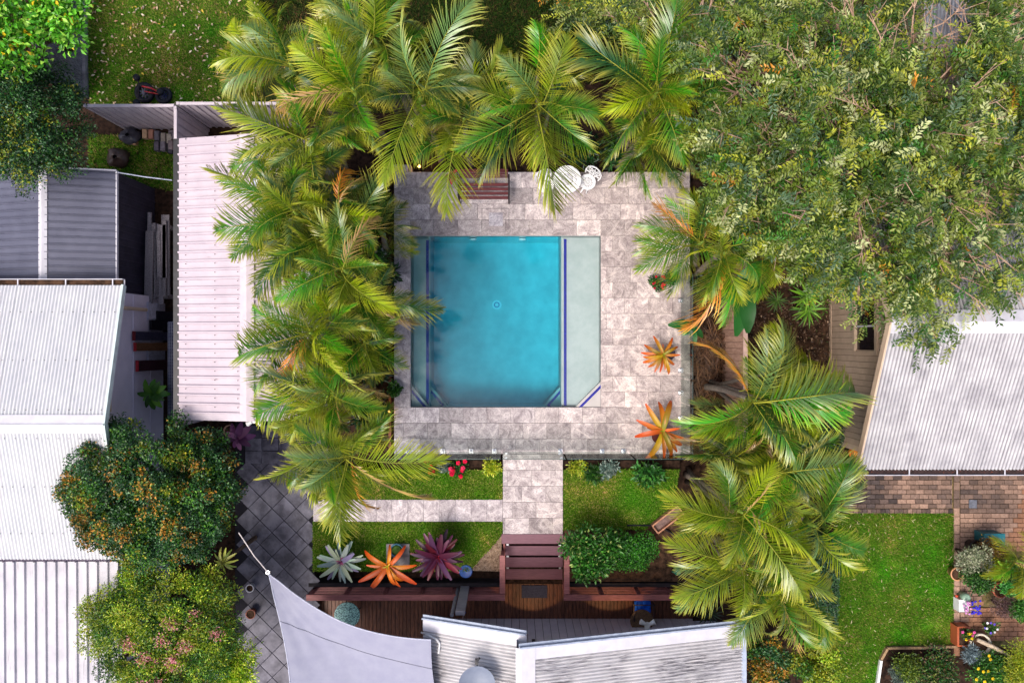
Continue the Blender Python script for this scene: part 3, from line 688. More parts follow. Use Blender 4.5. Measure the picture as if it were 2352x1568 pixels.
for py in (870, 975): MB().box(XWALL, XWALL+.015, yS+.15, yE-.15, 1.0 if py == 975 else .2, 1.03 if py == 975 else .23).build('batten', LILAC, wh)
MB().tube([(XWALL+.07, Y(700, 1.6), 2.2), (XWALL+.07, Y(940, 1.6), 2.16)], .05, 10).build('downpipe', CREAM, wh)
MB().tube([(XWALL+.1, Y(712, .5), .6), (XWALL+.1, Y(712, .5), 2.1)], .045, 10).build('downpipe', CREAM, wh)
rows = []
for k in range(3):
    f = (.2, .55, .9)[k]
    for i in range(28):
        x_ = xE - .08 - i*.23
        rows += [(x_, yE + (yR-yE)*f, ez + (rz-ez)*f + .016), (x_, yS + (yR-yS)*f, ez + (rz-ez)*f + .016)]
screws(wh, rows, r_=.008)
# flat ribbed roof below it
fz = 2.1; x1 = X(268, fz)
fh = thing('carport', 'weathered white flat-ribbed carport roof at the bottom left', 'carport', (-11.5, -7.2, GZ))
sheets(fh, WEATH, (xW, Y(1620, fz), fz), (1, 0, 0), (0, 1, .01), x1-xW, Y(1288, fz)-Y(1620, fz), .235, .05, 'trap', 3)
MB().box(x1+.0, x1+.12, Y(1620, fz), Y(1290, fz), fz-.1, fz+.01).build('gutter', GALV, fh)
for yy in (Y(1300, fz), Y(1600, fz)): MB().box(x1-.25, x1-.15, yy-.05, yy+.05, GZ, fz-.02).build('post', GREYP, fh)
MB().box(xW, x1-.05, Y(1620, fz)+.1, Y(1290, fz)-.1, GZ, fz-.4).build('wall', LILAC, fh)
# house at the bottom with a gable towards the deck
gy = -6.525; elz, erz = 1.75, 1.8; apx = .2; arz, alz = 3.07, 2.66
hs = thing('house', 'house with lichen-spotted white corrugated gable roof below the deck', 'house', (1.6, -8.5, DZ))
xeL, xeR = X(972, elz), X(1705, erz); south = -11.0
gable_side(hs, MOSSR, (xeR, south, erz), (apx, south, arz), (0, gy-south, 0), .078, .03, 'sine', 10)
gable_side(hs, MOSSR, (xeL, south, elz), (apx+.1, south, alz), (0, gy+.1-south, 0), .078, .03, 'sine', 10)
FASC = mat('fascia_grey', L(168, 178, 196), L(140, 150, 170), 6, .5, .35)
def fascia(x0, z0, x1, z1, y_):
    MB().bar((x0, y_, z0-.02), (x1, y_, z1-.02), .035, .17).build('fascia', FASC, hs)
    f = MB().bar((x0, y_+.05, z0-.01), (x1, y_+.05, z1-.01), .06, .03).build('barge_roll', FASC, hs)
    d = Vector((x1-x0, 0, z1-z0)).normalized()
    MB().bar((x0, y_-.13, z0+.03), (x1, y_-.13, z1+.03), .3, .012).build('barge_flashing', TRIM, hs)
fascia(xeR, erz, apx-.05, arz, gy+.01); fascia(xeL, elz, apx+.12, alz, gy+.12)
MB().add([(apx-.12, south, arz+.0), (apx, south, arz+.05), (apx+.3, south, arz-.04), (apx-.12, gy, arz+.0), (apx, gy, arz+.05), (apx+.3, gy, arz-.04)], [(0,1,4,3),(1,2,5,4),(3,4,5)]).build('ridge_cap', TRIM, hs)
MB().add([(apx-.1, south, alz-.1), (apx-.1, gy-.02, alz-.1), (apx-.1, gy-.02, arz), (apx-.1, south, arz)], [(0,1,2,3),(3,2,1,0)]).build('roof_step', TRIM, hs)
MB().box(xeR-.02, xeR+.1, south, gy, erz-.1, erz-.0).build('gutter', FASC, hs)
wy = Y(1420, DZ)
GWALL = mat('grey_cladding', L(214, 206, 212), L(200, 192, 200), 3, .6, .25, objrand=.06)
xw0, xw1 = X(985, DZ), X(1640, DZ); x_ = xw0
MB().box(xw0, xw1, south, wy-.03, DZ, 1.5).build('wall', mat('joint_dark', L(60, 52, 52), None, 5, .9), hs)
zt = lambda x_: (erz + (arz-erz)*(xeR-x_)/(xeR-apx) if x_ > apx else elz + (alz-elz)*(x_-xeL)/(apx-xeL)) - .1
while x_ < xw1:
    x2 = min(x_ + .2, xw1); za, zb = zt(x_), zt(x2)
    MB().add([(x_+.006, wy, DZ), (x2-.006, wy, DZ), (x2-.006, wy, zb), (x_+.006, wy, za), (x_+.006, wy-.028, DZ), (x2-.006, wy-.028, DZ), (x2-.006, wy-.028, zb), (x_+.006, wy-.028, za)],
        [(3,2,1,0),(4,5,6,7),(1,2,6,5),(0,4,7,3),(2,3,7,6)]).build('cladding_board', GWALL, hs); x_ = x2
wl = D(1487, 1435, 1.3)
lp = thing('wall_light', 'white twin spotlight fixed to the grey gable wall', 'wall light', (wl.x, wl.y, 1.2))
MB().box(wl.x-.05, wl.x+.05, wy, wl.y+.03, 1.2, 1.3).lathe([(.07, 0), (.07, .04)], (wl.x, wl.y, 1.27), 14).build('base', WHITE, lp)
for s in (-1, 1): MB().tube([(wl.x+s*.05, wl.y+.04, 1.33), (wl.x+s*.17, wl.y+.1, 1.34)], [.035, .065], 12).build('lamp_head', WHITE, lp)
di = D(1096, 1568, 2.75)
sdn = thing('satellite_dish', 'grey satellite dish on the white roof at the bottom edge', 'satellite dish', (di.x, di.y, 2.3))
DISH = mat('dish_grey', L(122, 130, 146), L(108, 116, 134), 4, .5, .3)
bmv = []; n = 24; mb = MB()
for r_ in range(6):
    rr = .4*r_/5; bmv += [(di.x + rr*math.cos(2*math.pi*k/n), di.y + rr*math.sin(2*math.pi*k/n)*.95, 2.7 + .12*(r_/5)**2 - .12*rr*math.sin(2*math.pi*k/n)) for k in range(n)]
mb.add(bmv, [(r_*n+k, r_*n+(k+1)%n, (r_+1)*n+(k+1)%n, (r_+1)*n+k) for r_ in range(5) for k in range(n)]).build('reflector', DISH, sdn, True)
MB().tube([(di.x, di.y-.1, 2.0), (di.x, di.y, 2.7)], .03, 8).build('mast', DARKM, sdn)
ar = MB().tube([(di.x, di.y+.36, 2.72), (di.x-.01, di.y+.52, 2.85)], .014, 8).build('feed_arm', DARKM, sdn)
MB().box(di.x-.04, di.x+.03, di.y+.48, di.y+.58, 2.83, 2.93).bar((di.x, di.y+.55, 2.92), (di.x+.06, di.y+.64, 2.96), .04, .04).build('receiver', DARKM, ar)
cb = D(1010, 1478, 1.95)
tag(MB().tube([D(968, 1452, 1.6), D(985, 1458, 1.85), D(1003, 1468, 1.98), cb, D(1007, 1500, 2.0)], .022, 8).build('conduit', WHITE, None), 'white bent conduit pipe at the corner of the roof and sail', 'pipe')
# cream house, right
ez, rz = 2.5, 3.86; xG = X(1971, ez); yS, yR = Y(1078, ez), Y(738, rz); yN = 2*yR - yS; xE = 15.2
ch = thing('house', 'cream weatherboard house with grey corrugated roof on the right', 'house', (11.5, yR, GZ))
gable_side(ch, GALVR, (xG, yS, ez), (xG, yR, rz), (xE-xG, 0, 0), .08, .036, 'sine', 10)
gable_side(ch, GALVR, (xG, yN, ez), (xG, yR, rz), (xE-xG, 0, 0), .08, .036, 'sine', 10)
dz_ = .24*(rz-ez)/(yR-yS)
MB().add([(xG-.01, yR-.24, rz-dz_+.035), (xG-.01, yR, rz+.06), (xG-.01, yR+.24, rz-dz_+.035), (xE, yR-.24, rz-dz_+.035), (xE, yR, rz+.06), (xE, yR+.24, rz-dz_+.035)], [(0,3,4,1),(1,4,5,2),(0,1,2)]).build('ridge_cap', TRIM, ch)
MB().bar((xG-.02, yS-.1, ez-.06), (xG-.02, yR, rz-.03), .04, .15).bar((xG-.02, yN, ez-.06), (xG-.02, yR, rz-.03), .04, .15).build('barge', CREAM, ch)
gt = MB().box(xG-.04, xE, yS-.13, yS+.02, ez-.13, ez-.11).box(xG-.04, xE, yS-.135, yS-.12, ez-.13, ez-.015).box(xG-.04, xG-.02, yS-.12, yS+.02, ez-.13, ez-.015).build('gutter', TRIM, ch)
MB().box(xG, xE, yS-.115, yS+.01, ez-.108, ez-.07).build('gutter_dirt', mat('gutter_muck', L(66, 50, 50), L(40, 30, 30), 14, .9, speck=(L(150, 70, 40), 22, .62)), gt)
for px in (1990, 2090, 2200, 2310): q = X(px, ez); MB().box(q-.012, q+.012, yS-.12, yS+.02, ez-.03, ez-.018).build('gutter_strap', TRIM, gt)
xw = X(1905, GZ)
def cz(y_): return rz - abs(y_ - yR)*(rz-ez)/(yR-yS) - .1
ya, yb = Y(1016, GZ), yN - .3
wy0, wy1 = Y(806, 1.4), Y(688, 1.4); wz0, wz1 = 1.02, 1.9
MB().box(xw+.03, xE, ya+.02, yb, GZ, ez-.05).build('wall_core', mat('dark_core', L(30, 26, 26), None, 5, .9), ch)
yy = ya
while yy < yb:
    y2 = min(yy + .145, yb); m_ = (yy+y2)/2
    segs = [(GZ, cz(m_))] if not (wy0-.02 < m_ < wy1+.02) else [(GZ, wz0-.06), (wz1+.06, cz(m_))]
    for z0, z1 in segs: MB().box(xw, xw+.028, yy+.004, y2-.004, z0, z1).build('weatherboard', CREAM, ch)
    yy = y2
wn = MB().box(xw-.035, xw+.03, wy0-.1, wy0, wz0-.1, wz1+.1).box(xw-.035, xw+.03, wy1, wy1+.1, wz0-.1, wz1+.1).box(xw-.06, xw+.03, wy0, wy1, wz0-.1, wz0).box(xw-.035, xw+.03, wy0, wy1, wz1, wz1+.1).build('window', CREAM, ch)
GLASS = mat('dark_window_glass', (.02, .015, .02), (.012, .01, .012), 2, .08, .5)
ym = Y(749, 1.4)
MB().box(xw+.0, xw+.012, wy0+.03, ym-.02, wz0+.02, wz1-.02).build('pane', GLASS, wn); MB().box(xw+.0, xw+.012, ym+.02, wy1-.03, wz0+.02, wz1-.02).build('pane', GLASS, wn)
MB().box(xw-.02, xw+.02, ym-.02, ym+.02, wz0, wz1).build('mullion', TRIM, wn)
MB().box(xw-.012, xw, ya, yb, GZ+.0, GZ+.12).build('base_trim', CREAM, ch)
MB().bar((xw-.02, ya, ez-.35), (xw-.02, yR+1, ez+.05), .03, .05).build('conduit', mat('orange_wood', L(200, 150, 96), None, 6, .7), ch)
# neighbour roof glimpsed through the canopy, top right
z0 = 2.0
nh = thing('house', 'corrugated roof glimpsed through the tree canopy at the top right', 'house', (9.5, 8.6, GZ))
sheets(nh, GALVR, (X(2118, z0), Y(150, z0), z0), (1, 0, 0), (0, 1, .06), 4.2, 3.0, .076, .022, 'sine', 10)
MB().box(X(2122, z0), X(2118, z0)+4.1, Y(145, z0), Y(150, z0)+2.9, GZ, z0-.1).build('wall', CREAM, nh)
# ------------------------------------------------------------------ fences
FENCEM = mat('fence_steel', L(196, 186, 192), L(178, 168, 176), 3, .5, .3)
FENCED = mat('fence_steel_taupe', L(168, 152, 150), L(150, 134, 134), 3, .5, .3)
fz = GZ + 1.8
def metal_fence(label, A, B, m, posts=2):
    A, B = Vector(A), Vector(B); th = thing('metal_fence', label, 'fence', ((A.x+B.x)/2, (A.y+B.y)/2, GZ), 'ribbed metal fences')
    U = (B-A); sheets(th, m, A, U, (0, 0, 1), U.length, 1.76, .19, .03, 'trap', 4, name='fence_sheet')
    MB().bar((A.x, A.y, fz-.01), (B.x, B.y, fz-.01), .07, .05).build('top_rail', FENCEM, th)
    for k in range(posts+1):
        p = A + U*k/posts; MB().box(p.x-.035, p.x+.035, p.y-.035, p.y+.035, GZ, fz+.03).build('post', FENCEM, th)
xf = X(403, fz); yT = Y(243, fz); yT2 = Y(238, fz)
metal_fence('pale ribbed metal fence below the lawn with the kids bike', (X(196, fz), yT, GZ), (xf-.06, yT, GZ), FENCEM, 1)
metal_fence('ribbed metal fence behind the pink shed, half under palms', (xf+.06, yT2, GZ), (X(640, fz), yT2, GZ), FENCED, 2)
metal_fence('long metal fence running beside the pink shed roof', (xf, yT-.05, GZ), (xf, Y(978, fz), GZ), FENCED, 3)
# timber paling fence top left
pf = thing('paling_fence', 'tall grey timber paling fence beside the leaf-strewn lawn', 'fence', (X(199, GZ), Y(120, GZ), GZ))
xp = X(196, GZ); y_ = Y(-30, GZ); ye = Y(226, GZ)
PALM_ = MB().box(-.012, .012, -.058, .058, 0, 1.85).mesh('paling')
while y_ > ye:
    link('paling', PALM_, pf, WOODGREY, loc=(xp + random.uniform(-.004, .004), y_-.06, GZ + .1 + random.uniform(-.02, .02))); y_ -= .122
MB().box(xp-.02, xp+.09, ye, Y(-30, GZ), GZ, GZ+.16).build('plinth', CONC, pf)
for z in (.3, 1.1): MB().box(xp-.06, xp-.013, ye, Y(-30, GZ), z, z+.08).build('rail', WOODGREY, pf)
# cream paling fence between the patio and the neighbour
TANW = mat('tan_paling', L(196, 158, 138), L(160, 122, 104), 5, .8, .15, (1, 6, 1), .003, .25)
pf = thing('paling_fence', 'tan timber paling fence right of the patio behind the palms', 'fence', (X(1713, 1.35), 0, GZ))
xp = X(1712, 1.35); y_ = Y(590, 1.35); ye = Y(1330, 1.35)
PM2 = MB().box(-.012, .012, -.074, .074, 0, 1.78).mesh('paling')
while y_ > ye:
    link('paling', PM2, pf, TANW, loc=(xp + random.uniform(-.004, .004), y_-.08, GZ + random.uniform(0, .015))); y_ -= .155
MB().box(xp-.05, xp+.05, ye, Y(590, 1.35), 1.335, 1.375).build('top_rail', mat('pink_cap', L(222, 186, 172), None, 5, .7), pf)
# wires / pole from shed to fence
tag(MB().tube([D(270, 396, 1.5), D(330, 406, 1.4), D(395, 414, 1.35)], .014, 6).build('rail_pipe', GALV, None), 'thin metal pipe running from the charcoal shed to the fence', 'pipe')
# timber kerb left of patio
struct('kerb', MB().box(X(893,-.35), X(899,-.35), Y(1045, -.35), Y(545, -.35), GZ, -.3), mat('red_timber', L(120, 76, 62), L(80, 50, 42), 6, .8))
# ------------------------------------------------------------------ palm fronds
def make_frond(seed, a0=42, a1=-38, side=0.0, roll=0.0, rollend=0.0, n=52, lw=.72, spread=(60, 20), hang=.36, wid=.031, vee=.25, ragged=.12):
    r = np.random.default_rng(seed); K = 17; tt = np.linspace(0, 1, K)
    el = np.radians(a0 + (a1-a0)*tt**1.15); hd = np.radians(side*tt**1.5)
    seg = 1/(K-1); p = np.zeros((K, 3))
    for i in range(1, K):
        e, h = (el[i]+el[i-1])/2, (hd[i]+hd[i-1])/2
        p[i] = p[i-1] + seg*np.array([math.cos(e)*math.cos(h), math.cos(e)*math.sin(h), math.sin(e)])
    T = unit(np.gradient(p, axis=0)); up = np.array([0, 0, 1.]); S0 = unit(np.cross(np.tile(up, (K, 1)), T)); N0 = np.cross(T, S0)
    ro = np.radians(roll + rollend*tt)[:, None]; S = S0*np.cos(ro) + N0*np.sin(ro); Nn = N0*np.cos(ro) - S0*np.sin(ro)
    scale = 2.1; p = p*scale
    V, F, Cc = [], [], []
    f3 = lambda A, x: np.array([np.interp(x, tt, A[:, k]) for k in range(3)])
    for i in range(n):
        t0 = .13 + .87*(i/(n-1))**.95
        for sgn in (-1, 1):
            if r.random() < .03: continue
            t = min(1, t0 + r.normal(0, .006)); P0, t_, s_v, n_v = f3(p, t), f3(T, t), f3(S, t)*sgn, f3(Nn, t)
            ang = math.radians(spread[0] + (spread[1]-spread[0])*t**1.3 + r.normal(0, 4))
            ln = lw*(.55 + .45*math.sin(math.pi*min(1, (t-.05)/.8))) * (1 - .45*max(0, t-.75)/.25) * (1 + r.normal(0, ragged))
            d = math.cos(ang)*t_ + math.sin(ang)*s_v; d = d + n_v*vee; d /= np.linalg.norm(d)
            wv = np.cross(d, n_v); wv /= np.linalg.norm(wv)
            wv = wv*math.cos(.5*sgn) + n_v*math.sin(.5*sgn)
            w_ = wid*(1 - .35*t)*r.uniform(.85, 1.15); g_ = hang*ln*r.uniform(.6, 1.5); b0 = len(V); rnd = r.random()
            side_b = r.normal(0, .05)*ln
            for q, (u, wf) in enumerate(((0, .45), (.35, 1), (.72, .8))):
                c = P0 + d*ln*u - up*g_*u*u + t_*side_b*u*u
                V += [c - wv*w_*wf/2, c + wv*w_*wf/2]; Cc += [(u, t, rnd)]*2
            V.append(P0 + d*ln*.985 - up*g_*1.0 + t_*side_b); Cc.append((1, t, rnd))
            F += [(b0, b0+1, b0+3), (b0, b0+3, b0+2), (b0+2, b0+3, b0+5), (b0+2, b0+5, b0+4), (b0+4, b0+5, b0+6)]
    nleaf = len(F)
    for i in range(K):                                   # rachis: a three-sided tapering rib
        rr = .017*(1 - .85*tt[i]) + .002; b0 = len(V)
        V += [p[i] + S[i]*rr, p[i] + Nn[i]*rr*.9, p[i] - S[i]*rr]; Cc += [(0, tt[i], .9)]*3
        if i:
            a = b0 - 3
            for k in range(3): F += [(a+k, a+(k+1) % 3, b0+(k+1) % 3), (a+k, b0+(k+1) % 3, b0+k)]
    me = npmesh('frond', V, F, np.array(Cc)); me.materials.append(FROND); me.materials.append(RACHIS)
    mi = np.zeros(len(F), np.int32); mi[nleaf:] = 1; me.polygons.foreach_set('material_index', mi)
    return me, float(np.linalg.norm(p[-1][:2])), math.atan2(p[-1][1], p[-1][0])
RACHIS = mat('rachis', L(150, 150, 44), L(110, 118, 34), 6, .5, .3)
FV = [make_frond(i, *a) for i, a in enumerate([
    (38, -30, 0, 0, 0), (48, -48, 18, 10, 15), (48, -48, -18, -10, -15), (30, -20, 8, 25, 20), (30, -20, -8, -25, -20),
    (55, -62, 25, 20, 35), (55, -62, -25, -20, -35), (40, -42, 0, 0, 0), (44, -35, 12, -18, 30), (44, -35, -12, 18, -30)])]
FD = [make_frond(40+i, a0, a1, s, r_, re, 30, .5, (40, 14), .5, .03, .1, .3) for i, (a0, a1, s, r_, re) in enumerate([(25, -75, 15, 20, 40), (20, -70, -20, -25, -40), (35, -80, 5, 60, 20)])]
FN = [make_frond(60+i, 60, -30, s, r_, 10, 50, .6, (42, 14), .12, .03, .5, .06) for i, (s, r_) in enumerate([(12, 15), (-12, -15), (0, 0)])]
FC = {'g': (48, 112, 20), 'd': (22, 74, 34), 'y': (112, 136, 24), 'n': (52, 146, 14), 'l': (148, 172, 18), 's': (92, 128, 72), 'o': (196, 116, 38), 'b': (160, 124, 84)}
CSH = mat('crownshaft', L(126, 150, 60), L(90, 116, 40), 5, .5, .3)
PTR = mat('palm_trunk', L(150, 138, 126), L(96, 84, 74), 5, .85, .15, (.4, .4, 9), .01)
PATIO_X0, PATIO_X1, PATIO_Y0, PATIO_Y1 = X(905)-.28, X(1585)+.28, Y(1042)-.25, Y(395)+.25
def frond(root, cc, x, y, code, tz, z0=None, big=1.0):
    """a frond from the crown to the spot seen at (x, y)"""
    tip = D(x, y, cc.z + tz); dv = tip - cc; dist = max(.5, math.hypot(dv.x, dv.y)); a = math.atan2(dv.y, dv.x)
    lib = FD if code in 'ob' else (FN if code == 'n' and random.random() < .4 else FV)
    me, reach, off = random.choice(lib); s = min(1.75, max(.45, dist/reach))
    sv = min(1.35, max(.75, s))
    col = np.array(L(*FC[code]))*random.uniform(.82, 1.18)
    return link('frond', me, root, None, loc=(cc.x + random.uniform(-.08, .08), cc.y + random.uniform(-.08, .08), (z0 if z0 is not None else cc.z) + random.uniform(-.2, .15)), rot=(random.uniform(-.4, .4), random.uniform(-.16, .12), a - off), scale=(s, s if s < 1.2 else 1.2 + (s-1.2)*.5, sv), color=tuple(col))
def palm(label, x, y, z, tips, fill=5, group='palm trees around the pool'):
    cc = D(x, y, z); bx, by = cc.x + random.uniform(-.15, .15), cc.y + random.uniform(-.15, .15)
    if PATIO_X0 < bx < PATIO_X1 and PATIO_Y0 < by < PATIO_Y1:
        opts = [(bx-PATIO_X0, (PATIO_X0, by)), (PATIO_X1-bx, (PATIO_X1, by)), (PATIO_Y1-by, (bx, PATIO_Y1))]; bx, by = min(opts)[1]
    root = thing('palm_tree', label, 'palm', (bx, by, GZ), group)
    B = Vector((bx, by, GZ)); top = cc - Vector((0, 0, .45)); pts = []; rad = []
    for k in range(11):
        f = k/10; pts.append(B.lerp(top, f) + Vector((0, 0, 0)) + (cc-B).cross(Vector((0, 0, 1))).normalized()*.05*math.sin(math.pi*f)); rad.append(.085 - .035*f + .02*math.exp(-f*12) + .003*(k % 2))
    MB().tube(pts, rad, 10).build('trunk', PTR, root, True)
    MB().tube([top - Vector((0, 0, .02)), top + Vector((0, 0, .25)), cc + Vector((0, 0, .1))], [.06, .055, .02], 8).build('crownshaft', CSH, root, True)
    for tp in tips: frond(root, cc, tp[0], tp[1], tp[2], -.15 if tp[2] not in 'ob' else -.9)
    for k in range(fill):                                 # older fronds lower in the crown
        a = random.uniform(0, 2*math.pi); R_ = random.uniform(70, 165)
        frond(root, cc - Vector((random.uniform(-.2, .2), random.uniform(-.2, .2), random.uniform(.2, .9))), x + R_*math.cos(a), y + R_*math.sin(a), random.choice('ddggdgsgynyb'), -1.0)
    for k in range((2 if fill < 3 and x < 1800 else 0) if fill < 3 else 3):      # younger stems of the same clump
        a = random.uniform(0, 2*math.pi); r_ = random.uniform(38, 85); x2, y2, z2 = x + r_*math.cos(a), y + r_*math.sin(a), z - random.uniform(.1, 1.3)
        c2 = D(x2, y2, z2)
        if PATIO_X0 < c2.x < PATIO_X1 and PATIO_Y0 < c2.y < PATIO_Y1: continue
        MB().tube([B + Vector((random.uniform(-.2, .2), random.uniform(-.2, .2), 0)), B.lerp(c2, .6) + Vector((0, 0, .1)), c2], [.06, .045, .03], 8).build('trunk', PTR, root, True)
        for j in range(6):
            a = random.uniform(0, 2*math.pi); R_ = random.uniform(60, 125); frond(root, c2, x2 + R_*math.cos(a), y2 + R_*math.sin(a), random.choice('dggsgynlyg'), -.35)
    return root
PALMS = [
 ('palm with a curled yellow new frond above the shed corner', 812, 206, 4.6, [(685,122,'l'),(728,75,'l'),(770,85,'n'),(888,125,'g'),(842,258,'n'),(776,258,'n'),(655,262,'b'),(735,180,'g'),(880,235,'d')], 8),
 ('palm with its bare grey trunk tip and long pale fronds at the top', 963, 216, 4.5, [(1090,2,'s'),(930,60,'s'),(880,160,'s'),(1100,186,'s'),(1105,225,'d'),(850,242,'d'),(890,428,'y'),(1020,262,'d')], 4),
 ('outermost left palm of the top row over the lawn', 668, 150, 4.2, [(552,52,'s'),(525,100,'s'),(522,172,'l'),(520,215,'s'),(600,40,'g'),(740,60,'g'),(590,235,'b'),(560,130,'g')], 4),
 ('palm cut off by the top edge of the picture', 862, 95, 4.4, [(858,-25,'y'),(690,-15,'s'),(785,-10,'s'),(950,5,'g'),(765,50,'s'),(940,70,'s'),(880,190,'g')], 4),
 ('palm arching over the north end of the pink shed', 718, 335, 4.0, [(520,268,'y'),(705,240,'g'),(640,395,'s'),(600,330,'y'),(800,300,'d'),(575,372,'y'),(740,430,'d')], 8),
 ('palm above the garden bench with a long frond hanging over the white chairs', 1238, 243, 4.2, [(1290,92,'y'),(1105,275,'n'),(1055,352,'g'),(1150,150,'s'),(1275,485,'y'),(1375,265,'g'),(1310,295,'g'),(1385,305,'g'),(1356,356,'g'),(1100,410,'d'),(1215,390,'y')], 8),
 ('palm with bright green fronds beside the big leafy tree', 1508, 214, 4.3, [(1378,274,'l'),(1512,95,'g'),(1415,80,'n'),(1570,235,'n'),(1600,200,'g'),(1395,380,'g'),(1565,375,'g'),(1250,155,'d'),(1330,105,'d'),(1450,130,'g')], 8),
 ('low palm at the top right corner of the patio', 1488, 325, 3.4, [(1420,430,'g'),(1590,418,'d'),(1640,365,'d'),(1505,435,'g'),(1590,300,'g'),(1430,300,'g'),(1550,440,'d')], 8),
 ('palm left of the bench with a frond over the paving', 1066, 275, 3.9, [(1010,272,'n'),(1037,322,'y'),(985,310,'d'),(1150,250,'s'),(1060,180,'d'),(1024,495,'y'),(1000,220,'d'),(1150,330,'g')], 8),
 ('palm spreading a fan of fronds over the shed ridge', 678, 488, 4.1, [(500,522,'g'),(520,435,'g'),(610,410,'d'),(720,400,'d'),(690,560,'s'),(640,450,'y'),(590,560,'g')], 8),
 ('palm with yellowed fronds left of the upper patio', 775, 482, 4.0, [(875,492,'l'),(725,435,'l'),(800,395,'o'),(765,570,'g'),(845,420,'b'),(700,480,'y'),(860,560,'g')], 8),
 ('small dark palm leaning over the paving at the top left of the pool', 872, 532, 2.6, [(958,521,'d'),(942,565,'d'),(905,460,'d'),(930,480,'d')], 4),
 ('palm with two bright fronds spread left and right beside the pool', 793, 622, 4.4, [(655,700,'n'),(920,700,'l'),(768,478,'s'),(874,505,'b'),(700,600,'g'),(880,620,'g')], 8),
 ('palm drooping over the middle of the pink shed', 728, 548, 4.0, [(637,668,'g'),(625,575,'g'),(760,645,'n'),(612,640,'y'),(600,690,'d'),(800,560,'g')], 8),
 ('palm reaching over the left edge of the pool', 850, 690, 3.6, [(966,712,'g'),(962,748,'b'),(905,775,'g'),(795,745,'g'),(885,635,'d'),(945,670,'d'),(780,690,'d')], 8),
 ('palm with long fronds across the lower pink roof', 715, 765, 4.2, [(546,822,'g'),(795,848,'l'),(800,810,'n'),(845,878,'y'),(630,790,'d'),(650,872,'o'),(620,700,'g'),(700,850,'y'),(660,740,'g')], 8),
 ('palm beside the lower left pool corner', 838, 785, 3.5, [(928,832,'g'),(880,872,'y'),(890,740,'g'),(925,770,'g'),(780,830,'g'),(860,860,'d')], 4),
 ('palm with dead brown sheaths near the shed end', 768, 900, 3.9, [(678,888,'s'),(860,890,'s'),(700,935,'y'),(735,860,'g'),(885,925,'g'),(850,970,'g'),(720,920,'b'),(800,960,'b'),(890,860,'d')], 8),
 ('palm fanning over the rose bed and the slate paving', 805, 1043, 4.0, [(722,950,'y'),(673,1030,'s'),(1022,1046,'y'),(800,1232,'y'),(915,1082,'l'),(1002,1122,'b'),(712,1108,'s'),(865,980,'y'),(900,950,'g'),(850,1170,'o'),(760,1190,'y'),(690,970,'g')], 4),
 ('palm with scorched orange fronds right of the upper patio', 1612, 556, 3.4, [(1490,478,'o'),(1468,523,'g'),(1460,545,'g'),(1455,592,'g'),(1462,624,'g'),(1560,430,'y'),(1600,470,'o'),(1630,450,'d'),(1560,620,'g')], 4),
 ('palm with one big frond hanging down beside the flower pots', 1664, 580, 3.9, [(1662,752,'n'),(1605,695,'y'),(1585,755,'o'),(1575,592,'l'),(1720,650,'g'),(1630,690,'g'),(1700,700,'y')], 4),
 ('palm with upright fronds in front of the cream house', 1735, 919, 3.6, [(1772,735,'s'),(1705,790,'y'),(1935,938,'n'),(1555,962,'n'),(1610,775,'o'),(1965,895,'s'),(1590,990,'y'),(1800,1045,'d'),(1750,760,'s')], 8),
 ('low palm behind the orange bromeliad in the patio corner', 1690, 1045, 3.0, [(1560,1045,'g'),(1580,985,'d'),(1592,1095,'g'),(1650,1110,'y'),(1720,985,'b'),(1640,960,'g')], 8),
 ('dark palm beside the clipped hedge and brick paving', 1790, 1085, 3.5, [(1740,985,'b'),(1890,1005,'d'),(1840,1000,'d'),(1960,1075,'s'),(1955,1120,'g'),(1720,1080,'y'),(1840,1150,'d')], 8),
 ('palm with golden fronds in the middle of the lower right grove', 1702, 1175, 4.0, [(1767,1058,'l'),(1514,1112,'y'),(1838,1270,'l'),(1820,1352,'y'),(1640,1075,'s'),(1560,1200,'y'),(1650,1290,'y'),(1740,1070,'b')], 8),
 ('palm leaning over the neighbour lawn', 1872, 1208, 3.8, [(1983,1252,'g'),(1972,1290,'y'),(1965,1110,'s'),(1945,1055,'g'),(1850,1265,'s'),(1800,1150,'s'),(1900,1140,'g')], 1),
 ('palm shading the right end of the deck', 1700, 1302, 3.8, [(1522,1242,'y'),(1552,1312,'s'),(1546,1368,'y'),(1680,1375,'y'),(1600,1270,'y'),(1560,1400,'s'),(1780,1290,'g')], 4),
 ('lowest palm of the right grove above the flowering bushes', 1797, 1352, 3.9, [(1908,1442,'y'),(1872,1472,'g'),(1815,1482,'b'),(1688,1362,'l'),(1705,1405,'y'),(1760,1430,'s')], 1),
]
for p_ in PALMS: palm(*p_)
# ------------------------------------------------------------------ broadleaf trees
def twig_leaves(C0, Dr, r, per, span, Ln, Wd, pal, droop=.3):
    """C0 twig roots, Dr directions: leaves set alternately along each twig"""
    n = len(C0); k = np.tile(np.linspace(.1, 1, per), n); i = np.repeat(np.arange(n), per); d = unit(Dr)[i]
    ln = r.uniform(.7, 1.3, n)[i]*span
    P = C0[i] + d*(k*ln)[:, None] - np.array([0, 0, 1])*(droop*(k**2)*ln)[:, None]
    up = unit(np.c_[r.normal(0, .35, n), r.normal(0, .35, n), np.ones(n)])[i]
    sv = unit(np.cross(up, d)); sg = np.where(np.tile(np.arange(per) % 2, n), 1, -1)[:, None]
    ld = unit(d*.55 + sv*sg*.85 + r.normal(0, .22, (n*per, 3))); nn = unit(up + r.normal(0, .35, (n*per, 3)))
    tc = pick(pal, n, r, .3)[i]*r.uniform(.8, 1.2, (n*per, 1)); sz = r.uniform(.7, 1.25, n*per)
    return P, ld, nn, Ln*sz, Wd*sz, tc
